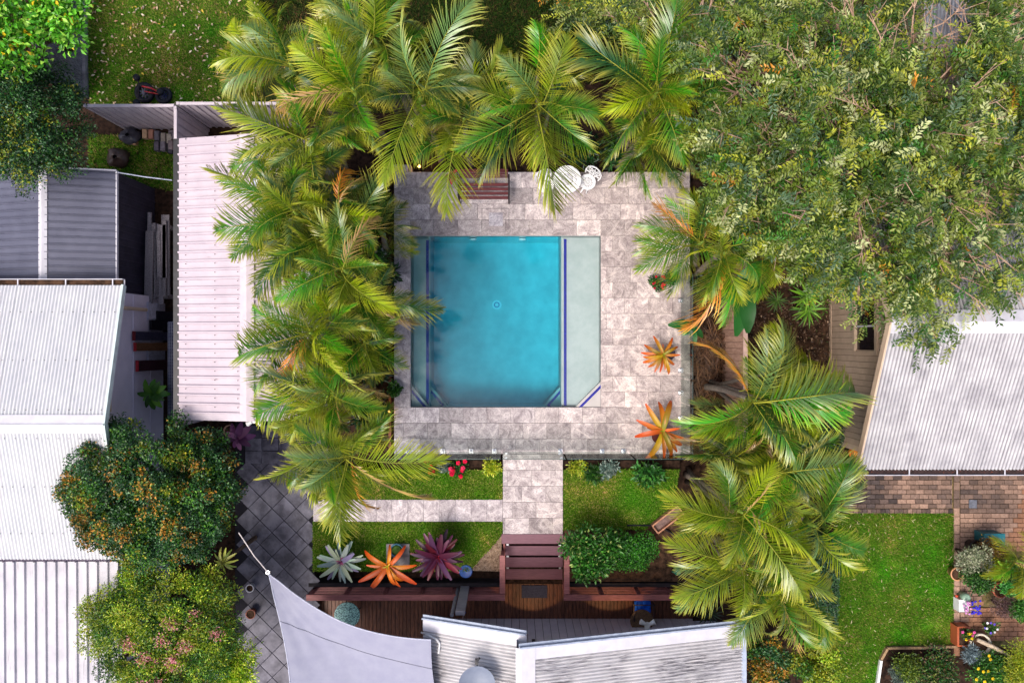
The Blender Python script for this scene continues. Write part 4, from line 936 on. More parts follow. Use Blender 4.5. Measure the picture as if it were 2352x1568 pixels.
def branch_net(root_pts, r, mb, rad0, depth=3, spread=.5):
    """limbs forking towards the given end points"""
    pass
r = np.random.default_rng(5)
CAN = [(1262,-30),(1300,35),(1340,78),(1400,62),(1470,70),(1545,100),(1600,158),(1578,205),(1622,262),(1612,300),(1650,350),(1630,405),(1655,470),(1690,520),(1740,560),(1800,600),(1862,640),(1905,655),(1920,705),(1990,690),(2050,715),(2085,795),(2135,755),(2190,800),(2250,770),(2320,745),(2352,640),(2400,620),(2400,-30)]
cl = polysample(CAN, 520, r); m = len(cl)
gaps = [(2185,60,80,.95),(2175,205,45,.9),(2335,560,60,.85),(2330,690,60,.6),(2010,700,40,.5),(2210,690,60,.35),(1900,330,36,.8),(1760,330,30,.8),(2120,380,50,.6),(1820,590,40,.5),(1640,130,40,.6),(1990,100,40,.6),(2290,180,40,.5),(2150,560,40,.6)]
keep = np.ones(m, bool)
for gx, gy_, gr_, st in gaps: keep &= ~((np.hypot(cl[:, 0]-gx, cl[:, 1]-gy_) < gr_) & (r.random(m) < st))
cl = cl[keep]; m = len(cl)
dc = np.hypot((cl[:, 0]-2000)/700, (cl[:, 1]-330)/480)
cz_ = 6.3 - 2.4*np.clip(dc, 0, 1.2)**2 - r.random(m)**1.1*2.8
nt_ = 21; ci = np.repeat(np.arange(m), nt_); n = len(ci)
q = cl[ci] + r.normal(0, 1, (n, 2))*r.uniform(13, 26, m)[ci][:, None]
zz = cz_[ci] + r.normal(0, .22, n); k_ = (CAMH - zz)/KP
P0 = np.c_[(q[:, 0]-1176)*k_, -(q[:, 1]-784)*k_, zz]
TR = D(2060, 320, 4.5)
kc = (CAMH - cz_)/KP; PC = np.c_[(cl[:, 0]-1176)*kc, -(cl[:, 1]-784)*kc, cz_]
out = unit(P0 - np.array([TR.x, TR.y, 2.0])); Dr = out*np.array([1, 1, .3])*.6 + unit(P0 - PC[ci])*np.array([1, 1, .4])*.7 + r.normal(0, .4, (n, 3))*np.array([1, 1, .5])
BIGP = [((100, 122, 34), 5), ((64, 92, 28), 6), ((138, 152, 66), 3), ((160, 166, 48), 1.8), ((74, 102, 70), 1.6), ((190, 130, 36), .15), ((58, 112, 26), 1.2), ((180, 188, 130), 1.2)]
lv = twig_leaves(P0 - unit(Dr)*.15, Dr, r, 15, .4, .1, .038, BIGP)
bt = thing('shade_tree', 'huge leafy tree spreading over the whole top right corner', 'tree', (TR.x, TR.y, GZ))
link('crown', leaf_mesh('crown', *lv), bt, LEAF, loc=(0, 0, 0))
mb = MB(); T0 = Vector((TR.x, TR.y, GZ))
mb.tube([T0, T0 + Vector((.05, .1, 2)), T0 + Vector((.0, .05, 3.6))], [.32, .25, .2], 12); mb.build('trunk', BARK, bt, True)
fork = T0 + Vector((0, .05, 3.55)); limbs = MB(); twigs = MB()
rr_ = random.Random(3)
ends = [(1420,20),(1500,60),(1660,200),(1700,110),(1700,350),(1750,460),(1860,530),(1960,600),(2060,650),(2180,670),(2250,600),(2330,480),(2340,250),(2290,60),(2080,40),(1880,30),(1900,250),(1790,260),(2080,480),(1960,440),(2200,400)]
for ex, ey in ends:
    e = D(ex, ey, 5.2 - 1.8*min(1.1, math.hypot((ex-2000)/700, (ey-330)/480))**2); m1 = fork.lerp(e, .4) + Vector((rr_.uniform(-.3, .3), rr_.uniform(-.3, .3), .5)); m2 = fork.lerp(e, .72) + Vector((rr_.uniform(-.25, .25), rr_.uniform(-.25, .25), .35))
    limbs.tube([fork, m1, m2, e], [.11, .065, .04, .018], 7)
    for base in (m1, m2, m1.lerp(m2, .5), m2.lerp(e, .4)):
        for _ in range(2):
            dv = (e - fork); dv.z = 0; dv.normalize(); a = rr_.uniform(-1.9, 1.9)
            dv = Vector((dv.x*math.cos(a)-dv.y*math.sin(a), dv.x*math.sin(a)+dv.y*math.cos(a), rr_.uniform(.1, .75))).normalized(); l_ = rr_.uniform(.5, 1.15)
            pm = base + dv*l_*.5 + Vector((rr_.uniform(-.1, .1), rr_.uniform(-.1, .1), .05)); pe = base + dv*l_
            twigs.tube([base, pm, pe], [.02, .013, .006], 4, False)
            for _ in range(3):
                a = rr_.uniform(-1.4, 1.4); d2 = Vector((dv.x*math.cos(a)-dv.y*math.sin(a), dv.x*math.sin(a)+dv.y*math.cos(a), rr_.uniform(.0, .7)))
                twigs.tube([pm.lerp(pe, rr_.random()), pe + d2*rr_.uniform(.25, .6)], [.009, .004], 4, False)
for i in range(0, m, 3):                                  # outer branches that show over the leaves
    pc = Vector(PC[i]); dv = pc - fork; dv.z *= .2; dv.normalize(); sgn = rr_.choice((-1, 1)); sd_v = Vector((-dv.y, dv.x, 0))*sgn
    a_ = pc - dv*rr_.uniform(.5, 1.0) - Vector((0, 0, .35)); e_ = pc + dv*rr_.uniform(.1, .35) + sd_v*rr_.uniform(.05, .4) + Vector((0, 0, rr_.uniform(.05, .3)))
    md = (a_ + e_)/2 + Vector((rr_.uniform(-.1, .1), rr_.uniform(-.1, .1), .15)); twigs.tube([a_, md, e_], [.018, .012, .005], 5, False)
    for _ in range(4):
        s0 = md.lerp(e_, rr_.uniform(-.3, .8)); e2 = s0 + dv*rr_.uniform(.1, .35) + sd_v*rr_.uniform(-.35, .35) + Vector((0, 0, rr_.uniform(.0, .22))); twigs.tube([s0, e2], [.009, .004], 4, False)
limbs.build('limb', BARK, bt, True); twigs.build('twigs', TWIG, bt)
def round_tree(name, label, cat, x, y, z, rx, ry, rzz, nb, n, Ln, Wd, pals, prob, seed, br=(.28, .5), base=GZ, group=None, sq=.8, flowers=None, outw=.5, trunk=True, hollow=.35):
    """crown built of many small clumps over an ellipsoid; pals/prob give the clump palettes"""
    r = np.random.default_rng(seed); c = D(x, y, z); blobs = []
    for i in range(nb):
        u = r.normal(size=3); u /= np.linalg.norm(u); u[2] = abs(u[2])*.9 - .12; f = r.uniform(hollow, 1.0) if i % 5 else r.uniform(.3, 1.0)
        blobs.append((c.x + u[0]*rx*f, c.y + u[1]*ry*f, c.z + u[2]*rzz*f, r.uniform(*br), r.choice(len(pals), p=np.array(prob)/sum(prob))))
    t_ = thing(name, label, cat, (c.x, c.y, base), group)
    link('crown', leaf_mesh('crown', *blob_leaves(blobs, n, Ln, Wd, pals, seed, squash=sq, outward=outw)), t_, LEAF, loc=(0, 0, 0))
    if trunk:
        B = D(x, y, base).lerp(Vector((c.x, c.y, base)), .35); h = c.z - base; top = Vector((c.x, c.y, c.z))
        MB().tube([B, B.lerp(top, .5) + Vector((.03, .02, 0)), B.lerp(top, .9)], [.09*rx, .07*rx, .05*rx], 9).build('trunk', BARK, t_, True)
        mb = MB()
        for i in range(0, nb, max(1, nb//26)):
            b = Vector(blobs[i][:3]); s = B.lerp(top, random.uniform(.45, .9)); mb.tube([s, s.lerp(b, .55) + Vector((0, 0, .08)), b], [.035*rx, .02*rx, .008], 5)
        mb.build('branches', BARK, t_)
    if flowers:
        fc, fn, fs = flowers; zs_ = np.argsort([-b[2] for b in blobs])[:max(fn*3, 10)]; sel = r.choice(zs_, fn, replace=False)
        P, d, nn, cc2 = [], [], [], []
        for i in sel:
            b = blobs[i]; m = int(r.integers(40, 110)); u = r.normal(size=(m, 3)); u /= np.linalg.norm(u, axis=1, keepdims=True); u[:, 2] = abs(u[:, 2])
            P.append(np.array([b[0], b[1], b[2] + b[3]*sq*1.0]) + r.normal(size=(m, 3))*np.array([.085, .07, .03])); nn.append(u + np.array([0, 0, .6])); d.append(np.cross(u, r.normal(size=(m, 3)))); cc2.append(pick(fc, m, r))
        link('blossom', leaf_mesh('blossom', np.concatenate(P), np.concatenate(d), np.concatenate(nn), fs, fs*.28, np.concatenate(cc2)), t_, LEAF, loc=(0, 0, 0))
    return t_
DG = [((38, 84, 40), 5), ((28, 64, 34), 4), ((64, 112, 48), 3), ((110, 146, 104), 1)]
MG = [((60, 110, 30), 5), ((90, 140, 36), 3), ((40, 80, 26), 3)]
YG = [((140, 150, 30), 5), ((110, 140, 28), 4), ((180, 170, 50), 2)]
OR = [((190, 130, 44), 4), ((160, 124, 34), 4), ((110, 122, 36), 5), ((200, 150, 66), 1)]
LIME = [((164, 190, 40), 5), ((130, 168, 34), 4), ((200, 206, 70), 3), ((96, 136, 30), 2)]
BRT = [((96, 170, 36), 5), ((70, 140, 30), 3), ((150, 200, 70), 2), ((214, 180, 30), .5)]
round_tree('tree', 'dark dense small-leaved tree at the left beside the paling fence', 'tree', 75, 285, 2.6, 1.25, 1.35, 2.0, 210, 40000, .055, .032, [(DG, MG), (DG, YG), DG], [4, 2, 3], 31, (.18, .32), hollow=.7)
round_tree('tree', 'bright green broad-leaved tree overhanging the top left corner', 'tree', 70, 55, 4.2, 1.2, 1.0, .5, 40, 3000, .13, .065, [BRT], [1], 32, (.2, .36), outw=.6)
round_tree('tree', 'round dense tree tipped with orange leaves left of the slate paving', 'tree', 358, 1128, 2.6, 1.9, 1.6, 1.5, 260, 66000, .058, .036, [(DG, MG), (DG, OR), (MG, YG), DG], [4, 3.2, 2, 2], 33, (.17, .3), hollow=.75)
round_tree('flowering_shrub', 'yellow-green shrub with pink blossom heads at the bottom left', 'shrub', 390, 1440, 2.3, 1.9, 1.4, 1.0, 170, 52000, .06, .024, [(MG, LIME), (LIME, YG), MG], [5, 4, 1.5], 34, (.18, .32), hollow=.7, flowers=([((232,150,160),4),((205,90,120),3),((240,190,180),2)], 14, .06), outw=.6)
round_tree('shrub', 'lime leafy shrub beside the foot of the shade sail', 'shrub', 545, 1525, 1.9, .42, .5, .7, 18, 3200, .09, .03, [LIME], [1], 35, (.2, .34), outw=.8)
# hedge and bushes on the right
def hedge(label, pts, z0, z1, n, pal, seed, Ln=.05, Wd=.03):
    r = np.random.default_rng(seed); c = np.mean(np.array(pts), 0); cc = D(c[0], c[1], z1)
    poly = [(D(x, y, z1).x, D(x, y, z1).y) for x, y in pts]; th = thing('hedge', label, 'hedge', (cc.x, cc.y, GZ))
    q = polysample(poly, n//2, r); top = np.c_[q, z1 + r.normal(0, .035, len(q)) + .03*np.sin(q[:, 0]*9)*np.cos(q[:, 1]*7)]; nt_ = np.tile([0, 0, 1.], (len(q), 1))
    P = np.array(poly); m = n - n//2; i = r.integers(0, len(P), m); f = r.random(m)[:, None]; A, B = P[i], P[(i+1) % len(P)]
    e = unit(B - A); nr = np.c_[e[:, 1], -e[:, 0], np.zeros(m)]
    cen = P.mean(0); flip = np.sign(((A + (B-A)*f - cen)*nr[:, :2]).sum(1))[:, None]; nr *= flip
    zz = z0 + (z1 - z0)*r.random(m)**.7; sd_ = np.c_[A + (B-A)*f, zz] - nr*np.abs(r.normal(0, .04, m))[:, None]
    Pn = np.concatenate([top, sd_]); nn = unit(np.concatenate([nt_, nr]) + r.normal(0, .45, (n, 3))); d = np.cross(nn, r.normal(size=(n, 3)))
    link('foliage', leaf_mesh('foliage', Pn, d, nn, Ln*r.uniform(.7, 1.2, n), Wd, pick(pal, n, r, .35)), th, LEAF, loc=(0, 0, 0))
    mb = MB(); mb.prism([((p[0]-cc.x)*.9 + cc.x, (p[1]-cc.y)*.94 + cc.y) for p in poly], GZ, z1 - .06); mb.build('twiggy_core', mat('hedge_core_%d' % seed, L(40, 52, 24), L(22, 28, 14), 20, .95), th)
HG = [((40, 84, 46), 5), ((28, 62, 34), 4), ((84, 120, 80), 1.5), ((60, 104, 36), 2)]
hedge('long clipped hedge along the left side of the neighbour lawn', [(1858,1230),(1932,1235),(1928,1330),(1922,1445),(1848,1440),(1853,1330)], GZ, 1.0, 17000, HG, 51)
hedge('rounded clipped hedge beside the cream house wall', [(1830,945),(1870,935),(1918,938),(1936,960),(1938,1010),(1925,1050),(1880,1060),(1835,1050)], GZ, .7, 8000, HG, 52)
round_tree('shrub', 'yellow-green bush at the bottom right of the white roof', 'shrub', 1868, 1525, 1.0, .62, .55, .6, 30, 9000, .06, .035, [YG, MG, LIME], [4, 2, 3], 53, (.16, .3))
round_tree('shrub', 'dark bush with rusty orange leaves beside the white roof', 'shrub', 1765, 1510, .9, .6, .7, .6, 34, 9000, .06, .035, [DG, OR, MG], [5, 2, 2], 54, (.16, .3))
round_tree('shrub', 'glossy leafy gardenia beside the timber stairs', 'shrub', 1352, 1268, .75, .62, .62, .5, 34, 4200, .11, .045, [[((44, 100, 30), 5), ((70, 130, 44), 3), ((150, 170, 90), 1)]], [1], 55, (.16, .3), base=-.06, outw=.7)
round_tree('shrub', 'low bright green ground shrub inside the curved garden edging', 'shrub', 1440, 1262, .3, .72, .5, .3, 34, 8000, .05, .03, [[((50, 120, 30), 5), ((80, 150, 40), 3), ((30, 80, 24), 3)]], [1], 56, (.14, .26), base=-.06)
# ------------------------------------------------------------------ rosettes: bromeliads, yuccas
def leaf_blade(seed, l=1.0, w=.12, a0=50, a1=-10, round_tip=.5, cup=.35):
    """one strap leaf along +X; Col.r runs to the tip"""
    K = 7; V, F, Cc = [], [], []; p = np.zeros(2)
    for i in range(K):
        t = i/(K-1); a = math.radians(a0 + (a1-a0)*t)
        if i: p = p + np.array([math.cos(a), math.sin(a)])*l/(K-1)
        wd = w*(.75 + .35*math.sin(math.pi*min(1, t*1.15)))*(1 if t < .75 else 1 - (1-round_tip)*((t-.75)/.25)**1.2)*(1 if i < K-1 else .55)
        up = cup*wd*(1 - .5*t)
        V += [(p[0], -wd/2, p[1] + up), (p[0], 0, p[1]), (p[0], wd/2, p[1] + up)]; Cc += [(t, 0, .5)]*3
        if i:
            b = 3*(i-1)
            for k in range(2): F += [(b+k, b+k+3, b+k+4), (b+k, b+k+4, b+k+1)]
    return npmesh('leaf', V, F, np.array(Cc), True), float(p[0])
BL = {'strap': [leaf_blade(1, 1, .145, 30, -35, .75), leaf_blade(2, 1, .14, 50, -60, .75), leaf_blade(3, 1, .15, 20, -15, .75)],
      'blunt': [leaf_blade(4, 1, .165, 35, 5, .9), leaf_blade(5, 1, .155, 25, -15, .9), leaf_blade(6, 1, .175, 48, 20, .9)],
      'point': [leaf_blade(7, 1, .085, 35, -10, .2), leaf_blade(8, 1, .08, 50, 10, .2), leaf_blade(9, 1, .085, 20, -25, .2)],
      'paddle': [leaf_blade(10, 1, .36, 40, -40, .55, .15), leaf_blade(11, 1, .34, 55, -20, .55, .15)]}
def rosette(name, label, cat, x, y, z, tips, kind, cols, inner=0, innercols=None, m=None, group=None, pot=None, potz=None, base=None, rz=0.0):
    """leaves from the centre to the given spots"""
    c = D(x, y, z); m = m or BROM; b = base if base is not None else z - .35
    th = thing(name, label, cat, (c.x, c.y, b), group)
    for i, tp in enumerate(tips):
        e = D(tp[0], tp[1], z + .12); dx, dy = e.x - c.x, e.y - c.y; me, rc = random.choice(BL[kind]); s = max(.1, math.hypot(dx, dy)/rc)
        if len(me.materials) == 0: me.materials.append(m)
        col = np.array(L(*(cols[i % len(cols)] if len(tp) < 3 else tp[2])))*random.uniform(.6, 1.3)
        o = link('leaf', me, th, None, loc=(c.x, c.y, z - .05 + random.uniform(-.03, .05)), rot=(random.uniform(-.25, .25), random.uniform(-.1, .1), math.atan2(dy, dx)), scale=(s, max(.22, min(s, 1.1)), s), color=tuple(col))
        o.material_slots[0].link = 'OBJECT'; o.material_slots[0].material = m
    for i in range(inner):
        a = i*2.4; me, rc = random.choice(BL[kind]); s = .09 + .14*i/inner
        if len(me.materials) == 0: me.materials.append(m)
        o = link('leaf', me, th, None, loc=(c.x, c.y, z), rot=(0, -.7 + .5*i/inner, a), scale=(s, s*1.1, s), color=tuple(np.array(L(*innercols[i % len(innercols)]))*random.uniform(.8, 1.2)))
        o.material_slots[0].link = 'OBJECT'; o.material_slots[0].material = m
    if pot:
        r_, h_, pc, px, py = pot; q = D(px, py, b + h_/2)
        MB().lathe([(r_*.7, 0), (r_*.72, .01), (r_, h_), (r_*1.05, h_), (r_*1.05, h_-.03), (r_*.9, h_-.03), (0.001, h_-.05)], (q.x, q.y, b), 20).build('pot', PLASTIC, th, True, color=L(*pc))
    else: MB().tube([(c.x, c.y, b), (c.x, c.y, z)], [.06, .04], 8).build('stem', BARK, th)
    return th
OC = [(160, 134, 24), (170, 116, 24), (140, 134, 32), (172, 98, 28)]
rosette('bromeliad', 'golden bromeliad in a dark pot beside the glass pool fence', 'bromeliad', 1524, 815, .45, [(1505,771),(1551,775),(1484,794),(1476,811),(1482,822),(1481,834),(1507,855),(1518,856),(1543,861),(1566,815),(1526,790),(1512,788),(1495,845),(1555,840),(1560,795),(1500,800),(1530,850)], 'strap', OC, 4, [(120, 130, 30)], BROMT, 'bromeliads', (.15, .22, (50, 40, 60), 1535, 812), base=0)
rosette('bromeliad', 'larger orange bromeliad in the lower right patio corner', 'bromeliad', 1522, 990, .5, [(1485,928),(1520,925),(1545,920),(1463,965),(1462,1003),(1492,1060),(1529,1052),(1560,1040),(1573,1028),(1565,985),(1490,985),(1530,945),(1548,1050),(1575,1010)], 'strap', OC + [(224, 104, 40)], 5, [(130, 140, 30)], BROMT, 'bromeliads', (.18, .24, (90, 40, 40), 1512, 1000), base=0)
def ring(x, y, R, n, ph=0, jit=.12): return [(x + R*random.uniform(1-jit, 1+jit)*math.cos(ph + 2*math.pi*i/n + random.uniform(-.1, .1)), y + R*random.uniform(1-jit, 1+jit)*math.sin(ph + 2*math.pi*i/n + random.uniform(-.1, .1))) for i in range(n)]
SIL = [(132, 144, 140), (116, 138, 126), (112, 104, 138), (146, 158, 136), (100, 120, 122)]
rosette('bromeliad', 'silvery grey-green bromeliad at the left of the three by the deck', 'bromeliad', 783, 1290, .55, ring(783, 1290, 52, 19) + ring(783, 1290, 36, 13, .3), 'blunt', SIL, 12, [(110, 46, 80), (90, 40, 84), (130, 60, 100)], BROM, 'bromeliads', base=-.05)
rosette('bromeliad', 'vivid orange bromeliad in the middle above the balustrade', 'bromeliad', 890, 1300, .6, [(832,1272),(893,1258),(928,1262),(838,1302),(955,1303),(820,1340),(862,1322),(885,1325),(845,1362),(915,1355),(925,1342),(955,1345),(905,1350)], 'strap', [(190, 104, 18), (186, 122, 22), (184, 84, 20)], 6, [(150, 160, 40), (190, 170, 40)], BROMT, 'bromeliads', base=-.05)
PUR = [(72, 20, 46), (54, 16, 44), (88, 32, 64), (92, 16, 34), (70, 36, 68)]
rosette('bromeliad', 'big dark purple bromeliad beside the short balustrade', 'bromeliad', 1006, 1278, .6, ring(1006, 1278, 60, 26) + ring(1006, 1278, 44, 20, .2) + ring(1006, 1278, 28, 13, .5), 'blunt', PUR, 12, [(80, 16, 34), (110, 24, 40)], BROM, 'bromeliads', base=-.05)
YU = [(110, 160, 44), (90, 140, 40), (130, 176, 60), (76, 120, 40)]
rosette('yucca', 'upper yucca of the pair beside the cream house', 'yucca', 1855, 680, .75, ring(1855, 680, 42, 22) + ring(1855, 680, 26, 10), 'point', YU, 6, YU, BROM, 'yuccas', base=GZ)
rosette('yucca', 'lower yucca of the pair beside the cream house', 'yucca', 1858, 712, .7, ring(1858, 712, 40, 22) + ring(1858, 712, 26, 10), 'point', YU, 6, YU, BROM, 'yuccas', base=GZ)
rosette('yucca', 'small darker yucca nearest the tan paling fence', 'yucca', 1785, 690, .4, ring(1785, 690, 28, 18), 'point', [(84, 120, 44), (66, 100, 40)], 4, YU, BROM, 'yuccas', base=GZ)
rosette('grass_plant', 'small spiky grass clump at the foot of the cream house wall', 'plant', 1850, 850, .0, ring(1850, 850, 34, 18), 'point', [(70, 64, 30), (50, 50, 24)], 0, None, BROM, base=GZ)
rosette('cordyline', 'magenta cordyline at the left end of the bench', 'plant', 1040, 400, .5, [(1035,420),(1020,405),(1028,385),(1050,385),(1045,412),(1025,415)], 'paddle', [(190, 20, 70), (140, 16, 50), (100, 20, 40)], 3, [(120, 20, 50)], BROM, base=GZ)
rosette('cordyline', 'purple-leaved plant beside the slate paving near the shed', 'plant', 545, 1005, .4, ring(545, 1005, 34, 9), 'paddle', [(120, 60, 110), (90, 40, 84), (150, 90, 130)], 3, [(100, 50, 90)], BROM, base=GZ)
rosette('bird_of_paradise', 'broad green banana-like leaves between the palms and the tan fence', 'plant', 1700, 640, 1.7, [(1772,600),(1745,620),(1700,735),(1690,770),(1740,660),(1680,700),(1715,765)], 'paddle', [(40, 110, 40), (30, 90, 36), (60, 130, 50)], 0, None, BROM, base=GZ)
rosette('bird_of_paradise', 'dark green paddle leaves at the patio edge above the golden bromeliad', 'plant', 1590, 750, .6, [(1536,748),(1560,735),(1600,790),(1620,775),(1570,770)], 'paddle', [(40, 104, 40), (30, 84, 34)], 0, None, BROM, base=GZ)
rosette('staghorn_fern', 'pale staghorn fern among the shrubs left of the paving', 'fern', 510, 1292, 2.0, ring(510, 1292, 30, 12), 'strap', [(170, 176, 70), (130, 150, 60), (190, 190, 100)], 4, [(150, 150, 60)], BROM, base=GZ)
rosette('elephant_ear', 'large crinkled green leaves beside the left house wall', 'plant', 348, 905, 1.0, ring(348, 905, 34, 12) + ring(348, 905, 20, 6), 'paddle', [(64, 120, 30), (44, 90, 24), (90, 140, 40)], 4, [(60, 110, 30)], BROM, base=GZ)
rosette('spiky_plant', 'dark spiky plant in the shade by the right end of the deck', 'plant', 1632, 1408, .2, ring(1632, 1408, 34, 20), 'point', [(54, 70, 40), (40, 54, 34)], 0, None, BROM, base=GZ)
rosette('succulent', 'bright lime succulent rosette on a stem among the pots', 'succulent', 2306, 1305, .5, ring(2306, 1305, 20, 9) + ring(2306, 1305, 12, 6), 'blunt', [(150, 200, 60), (110, 170, 50)], 3, [(130, 180, 60)], BROM, base=GZ)
palm('small potted palm with arching fronds among the pots', 2345, 1290, .8, [(2290,1310,'y'),(2310,1260,'y'),(2300,1340,'y'),(2352,1240,'y'),(2330,1345,'y')], 2, None)
# ------------------------------------------------------------------ bed plants
def bush(name, label, x, y, z, R, n, Ln, Wd, pal, seed, fl=None, base=-.12, cat='plant', group=None, nb=8):
    c = D(x, y, z); r = np.random.default_rng(seed); th = thing(name, label, cat, (c.x, c.y, base), group)
    bl = [(c.x + R*.6*math.cos(a)*f, c.y + R*.6*math.sin(a)*f, z - .05 + .1*r.random(), R*r.uniform(.4, .6), 0) for a, f in zip(r.uniform(0, 6.28, nb), r.uniform(.2, 1.0, nb))]
    link('foliage', leaf_mesh('foliage', *blob_leaves(bl, n, Ln, Wd, [pal], seed, outward=.6)), th, LEAF, loc=(0, 0, 0))
    mb = MB()
    for b in bl: mb.tube([(c.x, c.y, base), b[:3]], [.014, .006], 5)
    mb.build('stems', BARK, th)
    if fl:
        fc, k, fs = fl
        for i in range(k):
            a = r.uniform(0, 6.28); f = R*math.sqrt(r.random())*.95; p = Vector((c.x + f*math.cos(a), c.y + f*math.sin(a), z + R*.45 + r.uniform(-.04, .06)))
            mb = MB()
            for j in range(5):
                b = 2*math.pi*j/5; q = p + Vector((math.cos(b), math.sin(b), -.2))*fs*.45
                mb.lathe([(fs*.12, -fs*.1), (fs*.45, 0), (fs*.3, fs*.15), (.0, fs*.12)], q, 6)
            mb.lathe([(fs*.3, 0), (fs*.3, fs*.25), (0, fs*.35)], p, 6)
            mb.build('flower', MATTE, th, True, color=tuple(np.array(L(*fc[i % len(fc)]))*random.uniform(.8, 1.15)))
    return th
GRN = [((50, 100, 34), 5), ((34, 74, 26), 4), ((84, 130, 50), 2)]
GRY = [((110, 130, 120), 5), ((80, 104, 96), 4), ((150, 160, 150), 2)]
LIM = [((170, 180, 40), 5), ((130, 160, 36), 4), ((200, 200, 70), 2)]
RED = [(220, 30, 70), (200, 24, 60), (236, 60, 100)]
bush('rose_bush', 'pink-red flowering plant in the bed below the glass fence', 1053, 1071, .05, .26, 500, .06, .035, GRN, 61, (RED, 11, .075))
bush('rose_bush', 'small red flowering plant half under the palm fronds', 985, 1072, .0, .2, 350, .05, .03, GRN, 62, ([(190, 24, 40), (150, 20, 36)], 7, .06))
bush('bed_plant', 'grey-green leafy plant left of the pink flowers', 1020, 1074, .0, .22, 500, .06, .03, GRY, 63)
bush('bed_plant', 'lime green leafy plant left of the stone path', 1127, 1070, .0, .26, 420, .09, .04, LIM, 64)
bush('bed_plant', 'lime green leafy plant right of the stone path', 1322, 1076, .0, .27, 520, .08, .035, LIM, 65)
bush('bed_plant', 'dark strap-leaved plant in the middle of the right bed', 1362, 1086, .0, .24, 300, .16, .035, GRN, 66)
bush('bed_plant', 'grey succulent plant in the right bed', 1402, 1082, .05, .28, 700, .07, .04, GRY, 67)
bush('bed_plant', 'lobed-leaf philodendron at the right end of the bed', 1490, 1085, .1, .42, 500, .14, .06, [((60, 124, 50), 5), ((90, 150, 60), 3), ((40, 90, 40), 3)], 68)
bush('potted_flowers', 'small red-flowered plant on the paving beside the palms', 1512, 648, .25, .24, 900, .05, .028, GRN, 69, ([(214, 40, 60), (190, 30, 60)], 12, .04), base=0)
bush('potted_flowers', 'fine-leaved green plant beside the red-flowered one', 1543, 640, .3, .26, 1000, .06, .022, [((70, 140, 40), 5), ((50, 110, 34), 4)], 70, base=0)
bush('white_flowers', 'white-flowering plant in the bed left of the pool', 880, 578, .1, .22, 160, .06, .03, GRN, 71, ([(235, 235, 240)], 10, .05), base=GZ)
bush('bed_plant', 'leafy plant poking over the paving at the lower left of the pool', 905, 893, .1, .2, 420, .08, .05, GRN, 72, base=GZ)
# under-storey foliage that fills the beds below the palms
for i, (x, y, lab) in enumerate([(845,450,'shade plant under the yellowed palm left of the upper patio'),(872,622,'shade plant beside the white flowers left of the pool'),(865,735,'shade plant under the palm reaching over the pool edge'),(858,835,'shade plant beside the lower left pool corner'),(850,940,'shade plant next to the lit lamp left of the pool'),(930,330,'shade plant above the top left patio corner'),(1120,335,'shade plant behind the bench'),(1340,345,'shade plant behind the white table'),(1430,350,'shade plant at the top right of the patio'),(1640,650,'shade plant behind the red-flowered pot plant'),(1640,1000,'shade plant behind the big orange patio bromeliad'),(1700,1120,'shade plant in the heart of the lower right grove')]):
    bush('understorey_plant', lab, x, y, .3 + .3*random.random(), .5, 620, .18, .06, [((34, 74, 34), 5), ((24, 54, 28), 4), ((60, 104, 44), 2)], 100+i, base=GZ, group='shade plants under the palms', nb=10)
# ------------------------------------------------------------------ patio furniture
BENCHW = mat('bench_timber', L(104, 42, 48), L(70, 28, 34), 5, .5, .35, (1, 8, 1), .002, .2)
IRON = mat('cast_iron', L(44, 30, 36), L(28, 20, 24), 10, .5, .4)
x0, x1 = X(1056, .4), X(1167, .4)
bn = thing('garden_bench', 'dark red slatted bench on the paving above the pool', 'bench', ((x0+x1)/2, Y(435), 0))
for k, py in enumerate((424, 434, 444, 454)): MB().box(x0, x1, Y(py, .42)-.038, Y(py, .42)+.038, .4, .43, .005).build('seat_slat', BENCHW, bn)
for k in range(5):
    z = .5 + k*.085; yy = Y(414, .42) + .05 + k*.025; MB().box(x0, x1, yy-.012, yy+.012, z, z+.065).build('back_slat', BENCHW, bn)
for px in (x0-.02, x1+.02):
    f = MB().tube([(px, Y(460, .4), 0), (px, Y(457, .4), .4), (px, Y(452, .4), .6), (px, Y(418, .4), .62), (px, Y(412, .4), .9)], .022, 8).tube([(px, Y(410, .4), 0), (px, Y(420, .4), .4), (px, Y(457, .4), .4)], .022, 8)
    f.build('side_frame', IRON, bn)
WIRON = mat('white_cast_iron', (.82, .82, .83), (.74, .74, .76), 8, .45, .35)
def pierced_disc(mb, c, R, z, rings, spokes, th=.015, rot=0.0):
    """openwork disc: solid rings joined by spokes"""
    for r0, r1 in rings: mb.lathe([(r0, 0), (r1, 0), (r1, th), (r0, th), (r0, 0)], (c.x, c.y, z), 36, False)
    for n, r0, r1, wd in spokes:
        for k in range(n):
            a = rot + 2*math.pi*k/n; d = Vector((math.cos(a), math.sin(a), 0)); mb.bar(Vector((c.x, c.y, z+th/2)) + d*r0, Vector((c.x, c.y, z+th/2)) + d*r1, wd, th-.002)
def scroll_leg(root, c, ang, r0, r1, h):
    d = Vector((math.cos(ang), math.sin(ang), 0)); c = Vector((c.x, c.y, 0))
    MB().tube([c + d*r0 + Vector((0, 0, h)), c + d*(r0+.06) + Vector((0, 0, h*.75)), c + d*(r0-.02) + Vector((0, 0, h*.4)), c + d*(r1-.03) + Vector((0, 0, .05)), c + d*r1 + Vector((0, 0, .012))], [.016, .018, .016, .016, .02], 7).build('leg', WIRON, root, True)
c = D(1303, 412, .68)
tb = thing('garden_table', 'round white cast-iron table partly under palm fronds', 'table', (c.x, c.y, 0))
